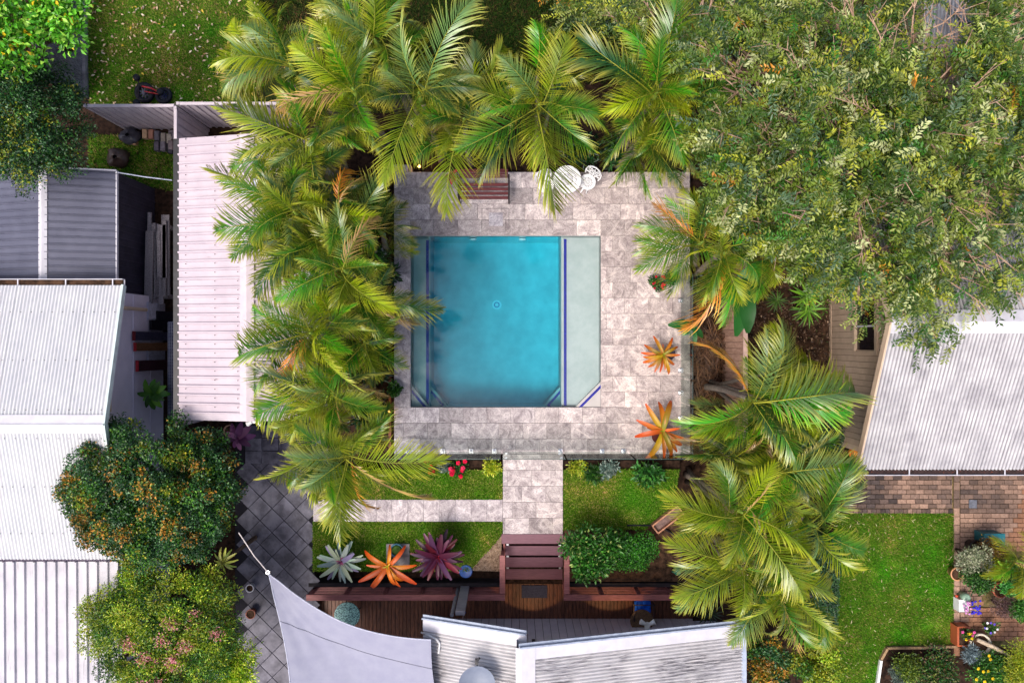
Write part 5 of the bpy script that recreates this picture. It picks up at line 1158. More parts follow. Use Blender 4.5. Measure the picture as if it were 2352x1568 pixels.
mb = MB(); pierced_disc(mb, c, .34, .67, [(.0005, .04), (.15, .2), (.235, .345)], [(22, .04, .15, .018), (34, .2, .235, .026)]); mb.build('table_top', WIRON, tb)
for k in range(4): scroll_leg(tb, c, -1.65 + k*math.pi/2, .2, .31, .67)
def chair(label, x, y, ang):
    c = D(x, y, .43); th = thing('garden_chair', label, 'chair', (c.x, c.y, 0), 'white cast-iron chairs')
    mb = MB(); pierced_disc(mb, c, .2, .42, [(.0005, .03), (.125, .2)], [(16, .03, .125, .024)]); mb.build('seat', WIRON, th)
    d = Vector((math.cos(ang), math.sin(ang), 0)); s = Vector((-d.y, d.x, 0)); P = lambda u, v, z: Vector((c.x, c.y, 0)) + d*u + s*v + Vector((0, 0, z))
    mb = MB()
    pts = [P(.17, -.19, .44), P(.21, -.21, .6), P(.25, -.19, .74), P(.28, -.1, .84), P(.29, 0, .87), P(.28, .1, .84), P(.25, .19, .74), P(.21, .21, .6), P(.17, .19, .44)]
    mb.tube(pts, .02, 8)
    for v in (-.1, 0, .1):
        mb.tube([P(.19, v*.7, .46), P(.22, v, .62), P(.26, v*.8, .78)], .016, 6); 
        q = P(.235, v, .68); mb.tube([q + s*.055*math.cos(a) + Vector((0, 0, .055*math.sin(a))) + d*.018*math.sin(a) for a in np.linspace(0, 6.283, 11)], .013, 6, False)
    mb.bar(P(.2, -.2, .55), P(.2, .2, .55), .02, .03); mb.build('backrest', WIRON, th)
    for a in (0.6, 2.5, 3.8, 5.6): scroll_leg(th, c, ang + a, .13, .2, .42)
    mb = MB().tube([P(-.17, 0, .42), P(-.26, 0, .38), P(-.29, 0, .30)], [.02, .022, .014], 7); mb.build('apron_scroll', WIRON, th)
chair('white cast-iron chair right of the round table', 1350, 418, math.radians(55))
chair('white cast-iron chair left of the table, half hidden by a palm frond', 1254, 425, math.radians(110))
# ------------------------------------------------------------------ glass pool fence
gm = bpy.data.materials.new('fence_glass'); gm.use_nodes = True; t = gm.node_tree; t.nodes.remove(t.nodes['Principled BSDF']); out = t.nodes['Material Output']
tr = N(t, 'ShaderNodeBsdfTransparent'); tr.inputs[0].default_value = (.86, .91, .89, 1); gl = N(t, 'ShaderNodeBsdfGlossy'); gl.inputs['Roughness'].default_value = .02
lw_ = N(t, 'ShaderNodeLayerWeight'); lw_.inputs['Blend'].default_value = .25; ms = N(t, 'ShaderNodeMixShader')
t.links.new(mth(t, 'MULTIPLY', lw_.outputs['Fresnel'], .35), ms.inputs[0]); t.links.new(tr.outputs[0], ms.inputs[1]); t.links.new(gl.outputs[0], ms.inputs[2]); t.links.new(ms.outputs[0], out.inputs[0])
CHROME = mat('chrome', (.75, .75, .78), (.5, .5, .54), 30, .15, .5, .9)
GEDGE = mat('glass_edge_green', L(70, 92, 88), L(50, 70, 66), 5, .2, .5)
def glass_fence(label, A, B, panes, spig, name='pool_fence'):
    A, B = Vector(A), Vector(B); th = thing('pool_fence', label, 'fence', (A + B)/2, 'frameless glass fences'); U = B - A
    for a, b in panes:
        p, q = A + U*a, A + U*b; MB().bar(p + Vector((0, 0, .64)), q + Vector((0, 0, .64)), .012, 1.16).build('glass_pane', gm, th); MB().bar(p + Vector((0, 0, 1.226)), q + Vector((0, 0, 1.226)), .014, .012).build('glass_edge', GEDGE, th)
    for f in spig:
        p = A + U*f; MB().box(p.x-.06, p.x+.06, p.y-.06, p.y+.06, 0, .014, .004).box(p.x-.03, p.x+.03, p.y-.03, p.y+.03, .014, .16, .006).build('spigot', CHROME, th)
    return th
yg = Y(1041); xa, xb = X(905), X(1563)
fx = lambda px: (X(px)-xa)/(xb-xa)
gs = glass_fence('frameless glass fence along the bottom edge of the patio', (xa, yg+.06, 0), (xb, yg+.06, 0), [(.0, fx(1030)-.003), (fx(1030)+.003, fx(1154)-.004), (fx(1154)+.002, fx(1292)-.002), (fx(1292)+.004, fx(1440)-.003), (fx(1440)+.003, 1)], [fx(q) for q in (935, 1017, 1082, 1135, 1227+60, 1383, 1432, 1530)])
for px in (1163, 1283):
    for z in (.3, .95): MB().box(X(px)-.03, X(px)+.03, yg+.04, yg+.08, z, z+.08).build('hinge' if px < 1200 else 'latch', CHROME, gs)
xg = X(1563); ya, yb = Y(1040), Y(640); fy = lambda py: (Y(py)-ya)/(yb-ya)
glass_fence('frameless glass fence along the right edge of the patio', (xg, ya, 0), (xg, yb, 0), [(0, fy(925)), (fy(922), fy(870)), (fy(866), fy(760)), (fy(757), 1)], [fy(q) for q in (960, 902, 850, 690, 740)])
# ------------------------------------------------------------------ lamps
def garden_lamp(label, x, y, z, watts):
    c = D(x, y, z); th = thing('garden_lamp', label, 'lamp', (c.x, c.y, GZ), 'lit garden lamps')
    MB().tube([(c.x, c.y, GZ), (c.x, c.y, z-.03)], .012, 6).lathe([(.04, -.05), (.045, -.02)], (c.x, c.y, z), 12).build('stake', DARKM, th)
    m = bpy.data.materials.get('lit_bulb')
    if not m:
        m, t, b = newmat('lit_bulb'); b.inputs['Emission Color'].default_value = (1, .42, .08, 1); b.inputs['Emission Strength'].default_value = 5; b.inputs['Base Color'].default_value = (1, .8, .5, 1)
    MB().lathe([(.0, -.03), (.03, -.02), (.04, .0), (.03, .025), (0, .035)], c, 12, False).build('bulb', m, th, True)
    l = bpy.data.lights.new('lamp_glow', 'POINT'); l.energy = watts; l.color = (1, .6, .25); l.shadow_soft_size = .03
    lo = bpy.data.objects.new('lamp_glow', l); C.objects.link(lo); lo.parent = th; lo.location = Vector((c.x, c.y, z+.08)) - Vector((c.x, c.y, GZ))
garden_lamp('lit garden lamp in the bed above the patio corner', 963, 382, -.1, 3)
garden_lamp('lit garden lamp beside the lower left of the pool', 893, 946, -.05, 3)
# deck wall lamps that light the boards
for k, (px, lb) in enumerate(((1226, 'left lit lamp under the gable above the deck'), (1430, 'right lit lamp under the gable above the deck'))):
    q = Vector((X(px, 1.2), wy + .08, .95)); th = thing('deck_lamp', lb, 'lamp', (q.x, q.y, .9), 'lit deck lamps')
    MB().box(q.x-.04, q.x+.04, wy, q.y+.02, .9, 1.02).build('body', DARKM, th)
    l = bpy.data.lights.new('deck_glow', 'SPOT'); l.energy = 26; l.color = (1, .62, .28); l.spot_size = 1.4; l.shadow_soft_size = .04
    lo = bpy.data.objects.new('deck_glow', l); C.objects.link(lo); lo.parent = th; lo.location = Vector((0, .06, -.02)); lo.rotation_euler = (math.radians(42), 0, 0)
# ------------------------------------------------------------------ shade sail
A, B, Cq, Dq = D(617, 1317, 1.7), D(990, 1468, 2.25), D(1075, 1760, 2.1), D(668, 1790, 1.7)
nU = 44; V = []
for i in range(nU+1):
    u = i/nU
    for j in range(nU+1):
        v_ = j/nU; p = A.lerp(B, u).lerp(Dq.lerp(Cq, u), v_)
        bu, bv = math.sin(math.pi*u), math.sin(math.pi*v_)
        cen = (A+B+Cq+Dq)/4
        p = p + Vector((0, -.42*bu*(1-v_)**2 + .4*bu*v_**2, 0)) + Vector((.22*bv*(1-u)**2 - .25*bv*u**2, 0, 0))
        p.z += -.35*bu*bv + .035*math.exp(-((u-.3-.1*v_)/.06)**2)*bv
        ang_ = math.atan2(v_ + .02, u + .02); rad_ = math.hypot(u, v_)
        p.z += .028*math.sin(ang_*19)*math.exp(-rad_*2.6)*min(1, rad_*9) + .02*math.sin((1-u)*14 + v_*5)*math.exp(-math.hypot(1-u, v_)*3) + .012*math.sin(u*7 + v_*11)
        V.append(p)
F = [(i*(nU+1)+j, i*(nU+1)+j+1, (i+1)*(nU+1)+j+1, (i+1)*(nU+1)+j) for i in range(nU) for j in range(nU)]
SAILM = mat('sail_cloth', L(146, 147, 164), L(138, 139, 158), 3, .8, .1, (1, 1, 1), .002, 0)
sl3 = thing('shade_sail', 'grey-blue triangular shade sail stretched over the deck corner', 'shade sail', (A.x, A.y, 1.7))
MB().add(V, F).build('cloth', SAILM, sl3, True)
ed = lambda q: [V[k] for k in q]
MB().tube(ed([i*(nU+1) for i in range(nU+1)]), .014, 6).build('edge_webbing', mat('webbing', L(190, 192, 210), None, 8, .8), sl3)
MB().tube(ed([j for j in range(nU+1)]), .014, 6).build('edge_webbing', bpy.data.materials['webbing'], sl3)
sm = [V[i*(nU+1) + 10] + Vector((0, 0, .006)) for i in range(0, nU+1)]
MB().tube(sm, .006, 5).build('seam', mat('seam_thread', L(118, 119, 134), None, 8, .8), sl3)
MB().lathe([(.03, -.006), (.045, -.006), (.045, .006), (.03, .006), (.03, -.006)], (A.x-.02, A.y+.03, 1.7), 14, False).build('ring', CHROME, sl3)
MB().tube([(A.x-.03, A.y+.05, 1.7), D(583, 1275, 1.85), D(548, 1222, 2.0)], .012, 6).build('rope', mat('rope', L(226, 216, 214), None, 20, .9), sl3)
# ------------------------------------------------------------------ deck furniture
c = D(797, 1412, -.1)
tt_ = thing('mosaic_table', 'round teal mosaic table half under the shade sail', 'table', (c.x, c.y, DZ))
MB().lathe([(0.001, 0), (.33, 0), (.33, .03), (.0, .03)], (c.x, c.y, -.13), 28).build('table_top', mat('teal_mosaic', L(150, 200, 196), L(40, 84, 92), 42, .4, .4, lo=.45, hi=.55), tt_)
for k in range(3):
    a = k*2.1; MB().tube([(c.x+.05*math.cos(a), c.y+.05*math.sin(a), -.13), (c.x+.25*math.cos(a), c.y+.25*math.sin(a), DZ)], .014, 6).build('leg', IRON, tt_)
BLUE = mat('blue_cushion', L(24, 96, 214), L(14, 70, 180), 6, .8, .2, bmp=.01)
c = D(1476, 1402, -.1)
dc_ = thing('deck_chair', 'dark metal chair with a tufted bright blue cushion on the deck', 'chair', (c.x, c.y, DZ))
cu = MB()
for i in range(2):
    for j in range(3):
        cx, cy = c.x - .1 + i*.2, c.y + .16 - j*.16; cu.lathe([(.0, -.05), (.11, -.04), (.125, .0), (.1, .035), (.0, .05)], (cx, cy, -.12), 12, False)
cu.box(c.x-.21, c.x+.21, c.y-.25, c.y+.25, -.17, -.1, .02); cu.build('cushion', BLUE, dc_, True)
fr_ = MB()
for s in (-1, 1): fr_.tube([(c.x+s*.25, c.y+.26, DZ), (c.x+s*.25, c.y+.24, .1), (c.x+s*.25, c.y-.2, .1), (c.x+s*.25, c.y-.26, DZ)], .014, 7)
fr_.tube([(c.x-.25, c.y+.26, .2), (c.x, c.y+.3, .3), (c.x+.25, c.y+.26, .2)], .014, 7); fr_.build('frame', IRON, dc_)
c = D(1474, 1425, -.05)
ct = thing('cafe_table', 'small round brown cafe table below the blue chair', 'table', (c.x, c.y, DZ))
MB().lathe([(.001, 0), (.3, 0), (.3, .02), (.0, .02)], (c.x, c.y, -.05), 26).build('table_top', mat('speckled_brown', L(120, 92, 66), L(70, 52, 40), 34, .5), ct)
MB().tube([(c.x, c.y, -.05), (c.x, c.y, DZ)], .03, 8).build('pedestal', IRON, ct)
c = D(1066, 1402, .2)
wc = thing('wind_chime', 'blue glass hanging ornament beside the grey post', 'ornament', (c.x, c.y, 0))
MB().tube([(c.x, c.y, 1.2), (c.x, c.y, .25)], .006, 5).build('cord', bpy.data.materials['rope'], wc)
MB().lathe([(0, 0), (.05, .05), (.055, .12), (.03, .2), (0.01, .26)], c, 10).build('bottle', mat('blue_glass', L(70, 110, 220), L(40, 70, 170), 10, .1, .6), wc, True)
# ------------------------------------------------------------------ timber trough, edging, pots near the stairs
c = D(1533, 1192, .1); a = math.radians(38)
tg = thing('timber_trough', 'long empty timber planter trough at the edge of the lawn', 'planter', (c.x, c.y, -.05))
u = Vector((math.cos(a), math.sin(a), 0)); v_ = Vector((-u.y, u.x, 0)); TW_ = mat('trough_timber', L(190, 140, 112), L(150, 104, 82), 6, .8, .15, objrand=.2)
cc = Vector((c.x, c.y, .05))
for s in (-1, 1):
    MB().bar(cc + v_*s*.12 - u*.42, cc + v_*s*.12 + u*.42, .035, .22).build('side_board', TW_, tg); MB().bar(cc + u*s*.41 - v_*.1, cc + u*s*.41 + v_*.1, .035, .22).build('end_board', TW_, tg)
MB().bar(cc - u*.4 - Vector((0, 0, .04)), cc + u*.4 - Vector((0, 0, .04)), .2, .08).build('potting_soil', mat('grey_soil', L(128, 104, 98), L(96, 78, 74), 12, .95), tg)
pts = [D(*q, 0) for q in ((1495,1206),(1520,1210),(1545,1225),(1562,1250),(1566,1275),(1558,1300))]
tag(MB().tube([p + Vector((0, 0, -.0)) for p in [D(1440,1206,0)] + pts], .022, 6).build('garden_edging', DARKM, None), 'thin curved edging round the low green shrub', 'edging')
c = D(1568, 1320, .0)
wcn = thing('watering_can', 'small green watering can beside the curved edging', 'watering can', (c.x-.1, c.y+.1, -.05))
q = D(1556, 1312, .1)
MB().lathe([(.09, 0), (.09, .16), (.07, .2), (.04, .2)], (q.x, q.y, -.02), 14).build('body', PLASTIC, wcn, True, color=L(20, 120, 100))
MB().tube([(q.x+.08, q.y, .02), (q.x+.2, q.y+.06, .16)], [.018, .012], 7).build('spout', PLASTIC, wcn, color=L(20, 120, 100))
MB().tube([(q.x-.08, q.y, .04), (q.x-.14, q.y, .12), (q.x-.04, q.y, .2)], .012, 6).build('handle', PLASTIC, wcn, color=L(20, 120, 100))
c = D(914, 1275, 0)
sv = thing('stepping_stone', 'square concrete slab behind the orange bromeliad', 'slab', (c.x, c.y, -.06))
MB().box(c.x-.3, c.x+.3, c.y-.33, c.y+.3, -.06, .01, .01).build('slab', CONC, sv)
c = D(912, 1262, .1)
bp_ = thing('blue_pot', 'round blue-green pot standing on the concrete slab', 'pot', (c.x, c.y, .01))
MB().lathe([(.1, 0), (.17, .1), (.18, .18), (.15, .18), (.14, .12), (.0, .12)], (c.x, c.y, .01), 20).build('bowl', PLASTIC, bp_, True, color=L(60, 110, 130))
MB().lathe([(0, 0), (.14, 0), (.1, .03), (0, .04)], (c.x, c.y, .14), 12).build('moss', MATTE, bp_, True, color=L(80, 110, 50))
c = D(1070, 1312, .0)
bt2 = thing('blue_bowl', 'flat blue dish at the edge of the purple bromeliad', 'dish', (c.x, c.y, -.1))
MB().lathe([(.02, 0), (.14, .02), (.17, .06), (.15, .06), (.0, .025)], (c.x, c.y, -.06), 18).build('dish', PLASTIC, bt2, True, color=L(40, 90, 170))
def simple_pot(name, label, x, y, z, r_, h_, col, cat='pot', soil=True, group=None):
    c = D(x, y, z + h_); th = thing(name, label, cat, (c.x, c.y, z), group)
    MB().lathe([(r_*.7, 0), (r_*.95, h_*.85), (r_*1.05, h_*.86), (r_*1.05, h_), (r_*.88, h_), (r_*.85, h_*.8)], (c.x, c.y, z), 22, False).build('pot_wall', PLASTIC, th, True, color=L(*col))
    if soil: MB().lathe([(0, 0), (r_*.86, 0), (r_*.86, .01), (0, .01)], (c.x, c.y, z + h_*.82), 16).build('potting_soil', MULCH, th)
    return th
simple_pot('plant_pot', 'white pot at the edge of the slate paving', 573, 1351, -.07, .1, .2, (232, 228, 232))
simple_pot('plant_pot', 'terracotta hoop-handled pot below the shed end', 527, 990, GZ, .16, .3, (190, 150, 120))
simple_pot('plant_pot', 'dark pot outside the glass fence beside the golden bromeliad', 1580, 812, GZ, .14, .35, (60, 62, 66))
simple_pot('plant_pot', 'terracotta pot buried in the shrubs by the slate paving', 575, 1410, -.07, .12, .2, (150, 84, 62))
# ------------------------------------------------------------------ neighbour pots, bottom right
TC = (190, 106, 76)
simple_pot('plant_pot', 'wide tan terracotta bowl at the edge of the brick path', 2200, 1318, GZ+.04, .17, .25, (206, 150, 110))
simple_pot('plant_pot', 'round white-rimmed tub with a pale log in it', 2253, 1480, GZ+.04, .27, .35, (214, 204, 186))
simple_pot('plant_pot', 'terracotta pot under the dry purple bush', 2300, 1355, GZ+.04, .2, .3, TC)
simple_pot('plant_pot', 'dark pot at the top of the pot cluster', 2243, 1256, GZ+.04, .17, .3, (50, 40, 40))
c = D(2215, 1462, -.1)
tp = thing('trough_planter', 'orange terracotta trough beside the white-rimmed tub', 'planter', (c.x, c.y, GZ+.04))
MB().box(c.x-.16, c.x+.16, c.y-.26, c.y-.22, GZ+.04, -.12).box(c.x-.16, c.x+.16, c.y+.22, c.y+.26, GZ+.04, -.12).box(c.x-.17, c.x-.12, c.y-.26, c.y+.26, GZ+.04, -.118).box(c.x+.12, c.x+.17, c.y-.26, c.y+.26, GZ+.04, -.118).build('trough', PLASTIC, tp, color=L(176, 92, 60))
MB().box(c.x-.12, c.x+.12, c.y-.22, c.y+.22, GZ+.05, -.14).build('potting_soil', MULCH, tp)
bush('pot_flowers', 'yellow and pink flowers growing in the orange trough', 2220, 1455, .0, .2, 260, .06, .03, GRN, 92, ([(236, 200, 40), (220, 90, 150)], 9, .05), base=-.14)
c = D(2221, 1393, -.1)
tp = thing('square_planter', 'small white square planter of pink and blue flowers', 'planter', (c.x, c.y, GZ+.04))
MB().box(c.x-.16, c.x+.1, c.y-.16, c.y+.16, GZ+.04, -.16, .01).build('tub', WHITE, tp)
fl = MB(); rr_ = random.Random(9)
for k in range(46):
    q = Vector((c.x + rr_.uniform(-.12, .34), c.y + rr_.uniform(-.16, .16), -.1 + rr_.uniform(0, .1))); k_ = q.x > c.x + .1
    MB().lathe([(.005, -.01), (.032, 0), (.02, .015), (0, .012)], q, 7).build('flower', MATTE, tp, True, color=L(70, 60, 200) if k_ else L(216, 150, 206))
c = D(2228, 1377, -.05)
tw = thing('watering_can', 'grey-green watering can beside the flower planter', 'watering can', (c.x, c.y, GZ+.04))
MB().lathe([(.11, 0), (.12, .2), (.09, .26), (.05, .26)], (c.x, c.y, GZ+.04), 14).build('body', PLASTIC, tw, True, color=L(130, 160, 140))
MB().tube([(c.x-.1, c.y, -.36), (c.x-.25, c.y+.04, -.2)], [.02, .03], 8).build('spout', PLASTIC, tw, color=L(200, 70, 40))
bush('pot_shrub', 'pale silvery variegated shrub in the pot cluster', 2238, 1280, .35, .5, 2600, .055, .03, [((150, 156, 124), 5), ((110, 124, 90), 4), ((190, 190, 165), 2)], 81, base=GZ, cat='shrub')
bush('pot_shrub', 'dark green shrub below the silvery one', 2240, 1335, .3, .48, 2600, .06, .03, GRN, 82, base=GZ, cat='shrub')
bush('pot_shrub', 'rusty brown-leaved shrub in the pot cluster', 2275, 1265, .25, .42, 1500, .05, .025, [((110, 76, 30), 5), ((80, 60, 26), 4), ((150, 120, 50), 1)], 83, base=GZ, cat='shrub')
bush('pot_shrub', 'small bright green herb in a terracotta pot', 2315, 1345, .1, .3, 1300, .06, .035, [((70, 150, 60), 5), ((50, 120, 44), 4)], 84, base=GZ, cat='shrub')
bush('pot_shrub', 'dry dull purple bush in front of the brick path', 2310, 1395, .1, .42, 2600, .06, .008, [((110, 84, 84), 5), ((84, 62, 62), 4), ((140, 112, 110), 2)], 85, base=GZ, cat='shrub', nb=12)
bush('pot_shrub', 'silver-blue feathery plant at the corner of the garden bed', 2228, 1500, .0, .26, 700, .1, .016, [((150, 170, 175), 5), ((120, 140, 150), 4)], 86, base=GZ)
bush('pot_shrub', 'yellow-flowering green shrub in the bottom right bed', 2270, 1540, .1, .62, 3400, .08, .03, [((60, 120, 40), 5), ((44, 96, 34), 4), ((120, 160, 50), 2)], 87, ([(236, 200, 40)], 14, .05), base=GZ, cat='shrub', nb=14)
bush('pot_shrub', 'lime-yellow shrub at the bottom right corner', 2345, 1520, .4, .6, 4200, .07, .018, LIM, 88, base=GZ, cat='shrub', nb=14)
bush('pot_shrub', 'green and bronze bush filling the bordered bed', 2150, 1535, .0, .62, 3600, .07, .03, [((50, 96, 34), 5), ((36, 70, 28), 4), ((110, 120, 50), 2), ((110, 84, 60), 2)], 89, base=GZ, cat='shrub', nb=14)
bush('pot_shrub', 'yellowish leafy plant at the left of the bordered bed', 2085, 1530, .0, .42, 1800, .07, .03, [((120, 140, 44), 5), ((70, 100, 36), 4)], 90, base=GZ, cat='shrub')
bush('pot_shrub', 'grey-green rosemary by the white bed edging', 2060, 1550, -.1, .34, 1500, .08, .01, GRY, 91, base=GZ, cat='shrub')
bush('pot_shrub', 'mid green bushy plant behind the small bright herb', 2335, 1320, .2, .36, 1500, .07, .03, GRN, 93, base=GZ, cat='shrub')
bush('pot_shrub', 'yellow-green leafy plant above the silvery shrub', 2282, 1300, .3, .3, 1100, .07, .03, LIM, 94, base=GZ, cat='shrub')
bush('pot_shrub', 'leafy green plant at the right edge beside the dry bush', 2345, 1400, .2, .34, 1500, .07, .035, [((60, 120, 40), 5), ((90, 140, 50), 3)], 95, base=GZ, cat='shrub')
bush('pot_shrub', 'small blue-flowering plant between the tub and the trough', 2275, 1440, -.1, .2, 500, .05, .025, GRN, 96, ([(110, 90, 200), (235, 235, 240)], 8, .04), base=GZ, cat='shrub')
sheet('garden_bed', [(2040,1487),(2200,1487),(2260,1520),(2352,1500),(2400,1500),(2400,1620),(2022,1620),(2022,1522)], GZ+.03, SOIL)
EDG = mat('timber_edging', L(176, 146, 112), L(130, 104, 80), 8, .85, objrand=.2)
ge = thing('bed_edging', 'timber and white edging around the bottom right garden bed', 'edging', D(2110, 1484, GZ))
for (xa_, ya_, xb_, yb_), m_ in (((2036,1486,2118,1485), EDG), ((2118,1485,2196,1482), EDG), ((2022,1512,2036,1487), EDG), ((2014,1568,2022,1514), WHITE), ((2012,1620,2014,1568), WHITE)):
    MB().bar(D(xa_, ya_, GZ+.06), D(xb_, yb_, GZ+.06), .06, .14).build('edging_board', m_, ge)
lg = D(2275, 1482, .0)
tag(MB().tube([D(2245,1468,.0), D(2275,1482,.05), D(2310,1500,.0), D(2325,1512,-.1)], [.05, .06, .05, .03], 8).build('driftwood', mat('driftwood', L(214, 196, 172), L(160, 140, 116), 12, .85, .1, (1, 4, 1), .01), None, True), 'pale twisted driftwood log lying over the white tub', 'log')
c = D(2290, 1242, .1)
rb = thing('recycle_box', 'teal plastic box behind the rusty shrub', 'box', (c.x, c.y, GZ+.04))
MB().box(c.x-.25, c.x+.25, c.y-.15, c.y+.15, GZ+.04, 0, .02).build('tub', PLASTIC, rb, color=L(30, 110, 120)); MB().box(c.x-.27, c.x+.27, c.y-.17, c.y+.17, -.01, .03, .01).build('lid', PLASTIC, rb, color=L(40, 130, 140))
c = D(1966, 1040, .1)
lm = thing('garden_ornament', 'round orange ornament beside the corner of the grey roof', 'ornament', (c.x, c.y, GZ))
MB().lathe([(.0, -.14), (.1, -.1), (.15, 0), (.12, .1), (.0, .15)], (c.x, c.y, .0), 16, False).build('globe', PLASTIC, lm, True, color=L(206, 120, 40))
MB().tube([(c.x, c.y, GZ), (c.x, c.y, -.1)], .04, 8).build('stand', IRON, lm)
# ------------------------------------------------------------------ kids bike
c = D(345, 212, GZ+.2)
bk = thing('kids_bike', 'black kids bike with fat wheels and red frame on the lawn', 'bike', (c.x, c.y, GZ+.02))
TYRE = mat('tyre', L(26, 28, 40), L(16, 17, 24), 20, .6, .3); RIM = mat('rim_blue', L(58, 64, 92), L(40, 44, 70), 8, .3, .5)
REDP = mat('red_frame', L(190, 30, 40), L(150, 20, 30), 6, .35, .5)
def wheel(x, y, z, R, tube_r, tilt):
    q = D(x, y, z); ax = Matrix.Rotation(tilt, 3, 'X')
    pts = [q + ax @ Vector((R*math.cos(a), R*math.sin(a), 0)) for a in np.linspace(0, 2*math.pi, 25)]
    w_ = MB().tube(pts, tube_r, 10, False).build('wheel', TYRE, bk, True)
    mb = MB()
    for k in range(9):
        a = 2*math.pi*k/9; mb.bar(q, q + ax @ Vector((R*math.cos(a), R*math.sin(a), 0)), .03, .012)
    mb.tube([q + ax @ Vector((0, 0, -.05)), q + ax @ Vector((0, 0, .05))], .05, 10); mb.build('rim', RIM, w_)
    return q
w1 = wheel(332, 213, GZ+.12, .2, .065, .12); w2 = wheel(376, 220, GZ+.12, .17, .055, -.1)
MB().tube([w1 + Vector((0, .12, .12)), (w1+w2)/2 + Vector((0, .1, .16)), w2 + Vector((0, .02, .1))], .022, 8).tube([w1 + Vector((.05, 0, .1)), w2 + Vector((-.05, 0, .08))], .016, 8).build('frame', REDP, bk)
hb = MB().tube([w1 + Vector((-.16, .33, .16)), w1 + Vector((-.05, .2, .2)), w1 + Vector((-.06, -.2, .2)), w1 + Vector((-.14, -.32, .16))], .016, 8).build('handlebar', IRON, bk)
for s, yy in ((0, .33), (1, -.32)): MB().lathe([(.0, -.05), (.085, -.03), (.085, .04), (0, .06)], w1 + Vector((-.12, yy, .16)), 12).build('grip', TYRE, hb, True)
MB().lathe([(0, 0), (.08, 0), (.1, .04), (.06, .08), (0, .08)], w2 + Vector((-.02, .06, .1)), 12).build('saddle', TYRE, bk, True)
# ------------------------------------------------------------------ blocks and rubbish behind the fence
BC = [(190, 160, 130), (176, 128, 110), (110, 106, 116), (160, 150, 140), (168, 160, 150), (124, 118, 124), (104, 98, 110), (128, 122, 132), (70, 68, 78), (136, 124, 128), (176, 140, 110)]
BN = ['tan block at the left end of the row below the metal fence', 'pinkish block beside the tan one below the fence', 'dark grey block third in the row below the fence', 'beige block fourth in the row below the fence', 'pale block fifth in the row below the fence', 'grey block nearest the fence corner', 'dark block at the left of the front row', 'grey block second in the front row', 'nearly black block in the front row', 'block against the long fence in the front row', 'tan flat block under the dark bag']
for k, ((x, y), col) in enumerate(zip([(345,302),(359,302),(374,306),(388,310),(402,312),(421,303),(373,330),(388,330),(405,335),(424,328),(318,316)], BC)):
    x = min(x*.965, 392); c = D(x, y + 6, GZ+.15); th = thing('paving_block', BN[k], 'block', (c.x, c.y, GZ), 'loose blocks behind the fence')
    mb = MB().box(c.x-.06, c.x+.06, c.y-.12, c.y+.12, GZ, GZ+.16 + random.uniform(0, .05), .01); mb.build('block_body', MATTE, th, color=L(*col))
    MB().box(c.x-.035, c.x+.035, c.y-.05, c.y+.05, GZ+.1, GZ+.165 + .0).build('frog', MATTE, th, color=L(*[v*.7 for v in col]))
def lump(name, label, cat, x, y, z, R, col, seed, sq=.6):
    c = D(x, y, z); r = np.random.default_rng(seed); n, m = 14, 8; V = []; 
    for i in range(m):
        ph = math.pi*(i+.5)/m
        for j in range(n):
            a = 2*math.pi*j/n; k = 1 + .22*math.sin(3*a + seed) * math.sin(2*ph) + r.normal(0, .06); V.append((c.x + R*k*math.sin(ph)*math.cos(a), c.y + R*k*math.sin(ph)*math.sin(a)*.85, GZ + R*sq*(1 + k*math.cos(ph))))
    F = [(i*n+j, i*n+(j+1) % n, (i+1)*n+(j+1) % n, (i+1)*n+j) for i in range(m-1) for j in range(n)] + [tuple(range(n)), tuple(range((m-1)*n, m*n))[::-1]]
    return tag(MB().add(V, F).build(name, PLASTIC, None, True, color=L(*col)), label, cat)
lump('rubbish_bag', 'crumpled black bag at the foot of the pale metal fence', 'bag', 297, 312, GZ+.2, .26, (62, 62, 72), 4)
lump('rock', 'dark brown boulder among the weeds behind the charcoal shed', 'rock', 268, 362, GZ+.2, .3, (64, 50, 46), 8, .5)
# ------------------------------------------------------------------ timber stack and boards in the side alley
tsk = thing('timber_stack', 'stack of weathered grey planks between the charcoal shed and the fence', 'timber stack', D(365, 590, GZ))
rr_ = random.Random(4)
for k in range(11):
    x0 = 345 + (k % 5)*8.5 + rr_.uniform(-2, 2); z = .05 + (k//5)*.1 + .03*(k % 5 == 2); y0, y1 = 482 + rr_.uniform(0, 60), 700 - rr_.uniform(0, 70)
    a_, b_ = D(x0, y0, z), D(x0 + rr_.uniform(-4, 4), y1, z); MB().bar(a_, b_, rr_.choice((.09, .12, .2)), .045).build('plank', WOODGREY, tsk)
MB().box(D(345,500,0).x, D(385,500,0).x, Y(520, 0)-.05, Y(520, 0)+.05, GZ, .0).box(D(345,500,0).x, D(385,500,0).x, Y(680, 0)-.05, Y(680, 0)+.05, GZ, .0).build('bearer', WOODGREY, tsk)
xb = XWALL + .04
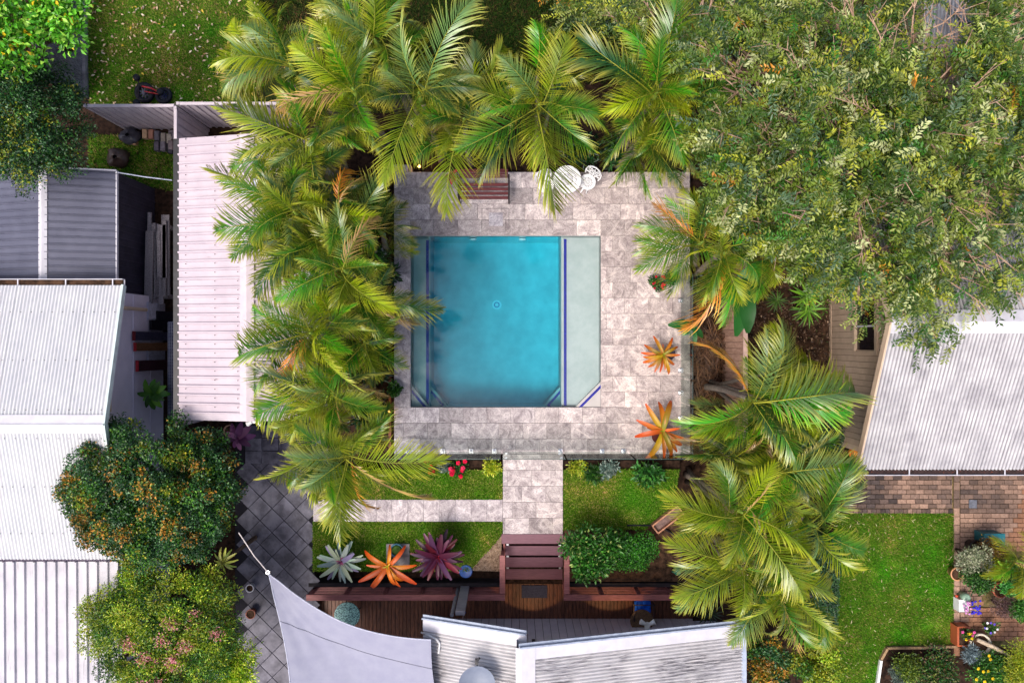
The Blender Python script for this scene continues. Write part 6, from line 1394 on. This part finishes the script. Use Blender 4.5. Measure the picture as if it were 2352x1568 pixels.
for lab, yy, h, wd, col, top in (('dark spattered board standing against the lilac wall', 772, 1.55, .22, (56, 54, 72), (110, 30, 36)), ('brown board with a red top against the lilac wall', 796, 1.5, .2, (110, 76, 52), (170, 40, 44)), ('dark maroon board with a red top lowest along the wall', 838, 1.4, .26, (62, 36, 44), (170, 40, 52)),
        ('short black board highest along the lilac wall', 725, .45, .26, (30, 28, 38), (24, 22, 30)), ('black board with a thin handle against the wall', 747, .75, .24, (26, 24, 34), (20, 18, 26))):
    y_ = Y(yy, .2); th = thing('leaning_board', lab, 'board', (xb+.1, y_, GZ), 'boards leaning on the left house')
    MB().add([(xb+.32, y_-wd/2, GZ), (xb+.32, y_+wd/2, GZ), (xb+.05, y_+wd/2, GZ+h), (xb+.05, y_-wd/2, GZ+h), (xb+.27, y_-wd/2, GZ), (xb+.27, y_+wd/2, GZ), (xb, y_+wd/2, GZ+h), (xb, y_-wd/2, GZ+h)], [(0,1,2,3),(7,6,5,4),(1,5,6,2),(0,3,7,4)]).build('face', MATTE, th, color=L(*col))
    MB().box(xb-.005, xb+.06, y_-wd/2-.004, y_+wd/2+.004, GZ+h-.004, GZ+h+.03).build('end_cap', PAINT, th, color=L(*top))
for lab, yy, h in (('white sheet panel standing behind the upper boards', 715, .85), ('white sheet panel between the brown and maroon boards', 815, .85)):
    y_ = Y(yy, 0); th = thing('sheet_panel', lab, 'panel', (xb, y_, GZ), 'white panels on the left house')
    MB().box(xb-.02, xb+.01, y_-.22, y_+.22, GZ, GZ+h).build('panel_face', MATTE, th, color=L(206, 206, 224)); MB().box(xb-.025, xb+.014, y_-.23, y_+.23, GZ+h, GZ+h+.012).build('edge_strip', MATTE, th, color=L(180, 180, 200))
tr_ = thing('wire_trellis', 'blue-grey wire mesh panel lying along the alley fence', 'mesh panel', D(395, 850, -.2))
mb = MB(); xa_, xb_ = X(386, .6), X(398, .6)
for k in range(4): mb.bar((xa_ + (xb_-xa_)*k/3, Y(740, .6), .6), (xa_ + (xb_-xa_)*k/3, Y(960, .6), .6), .012, .012)
for k in range(30): yy = Y(740 + k*7.4, .6); mb.bar((xa_, yy, .605), (xb_, yy, .605), .008, .008)
mb.build('mesh', GALV, tr_); MB().box(xa_-.02, xb_+.02, Y(962, .6), Y(738, .6), .3, .56).build('backing', PAINT, tr_, color=L(70, 74, 110))
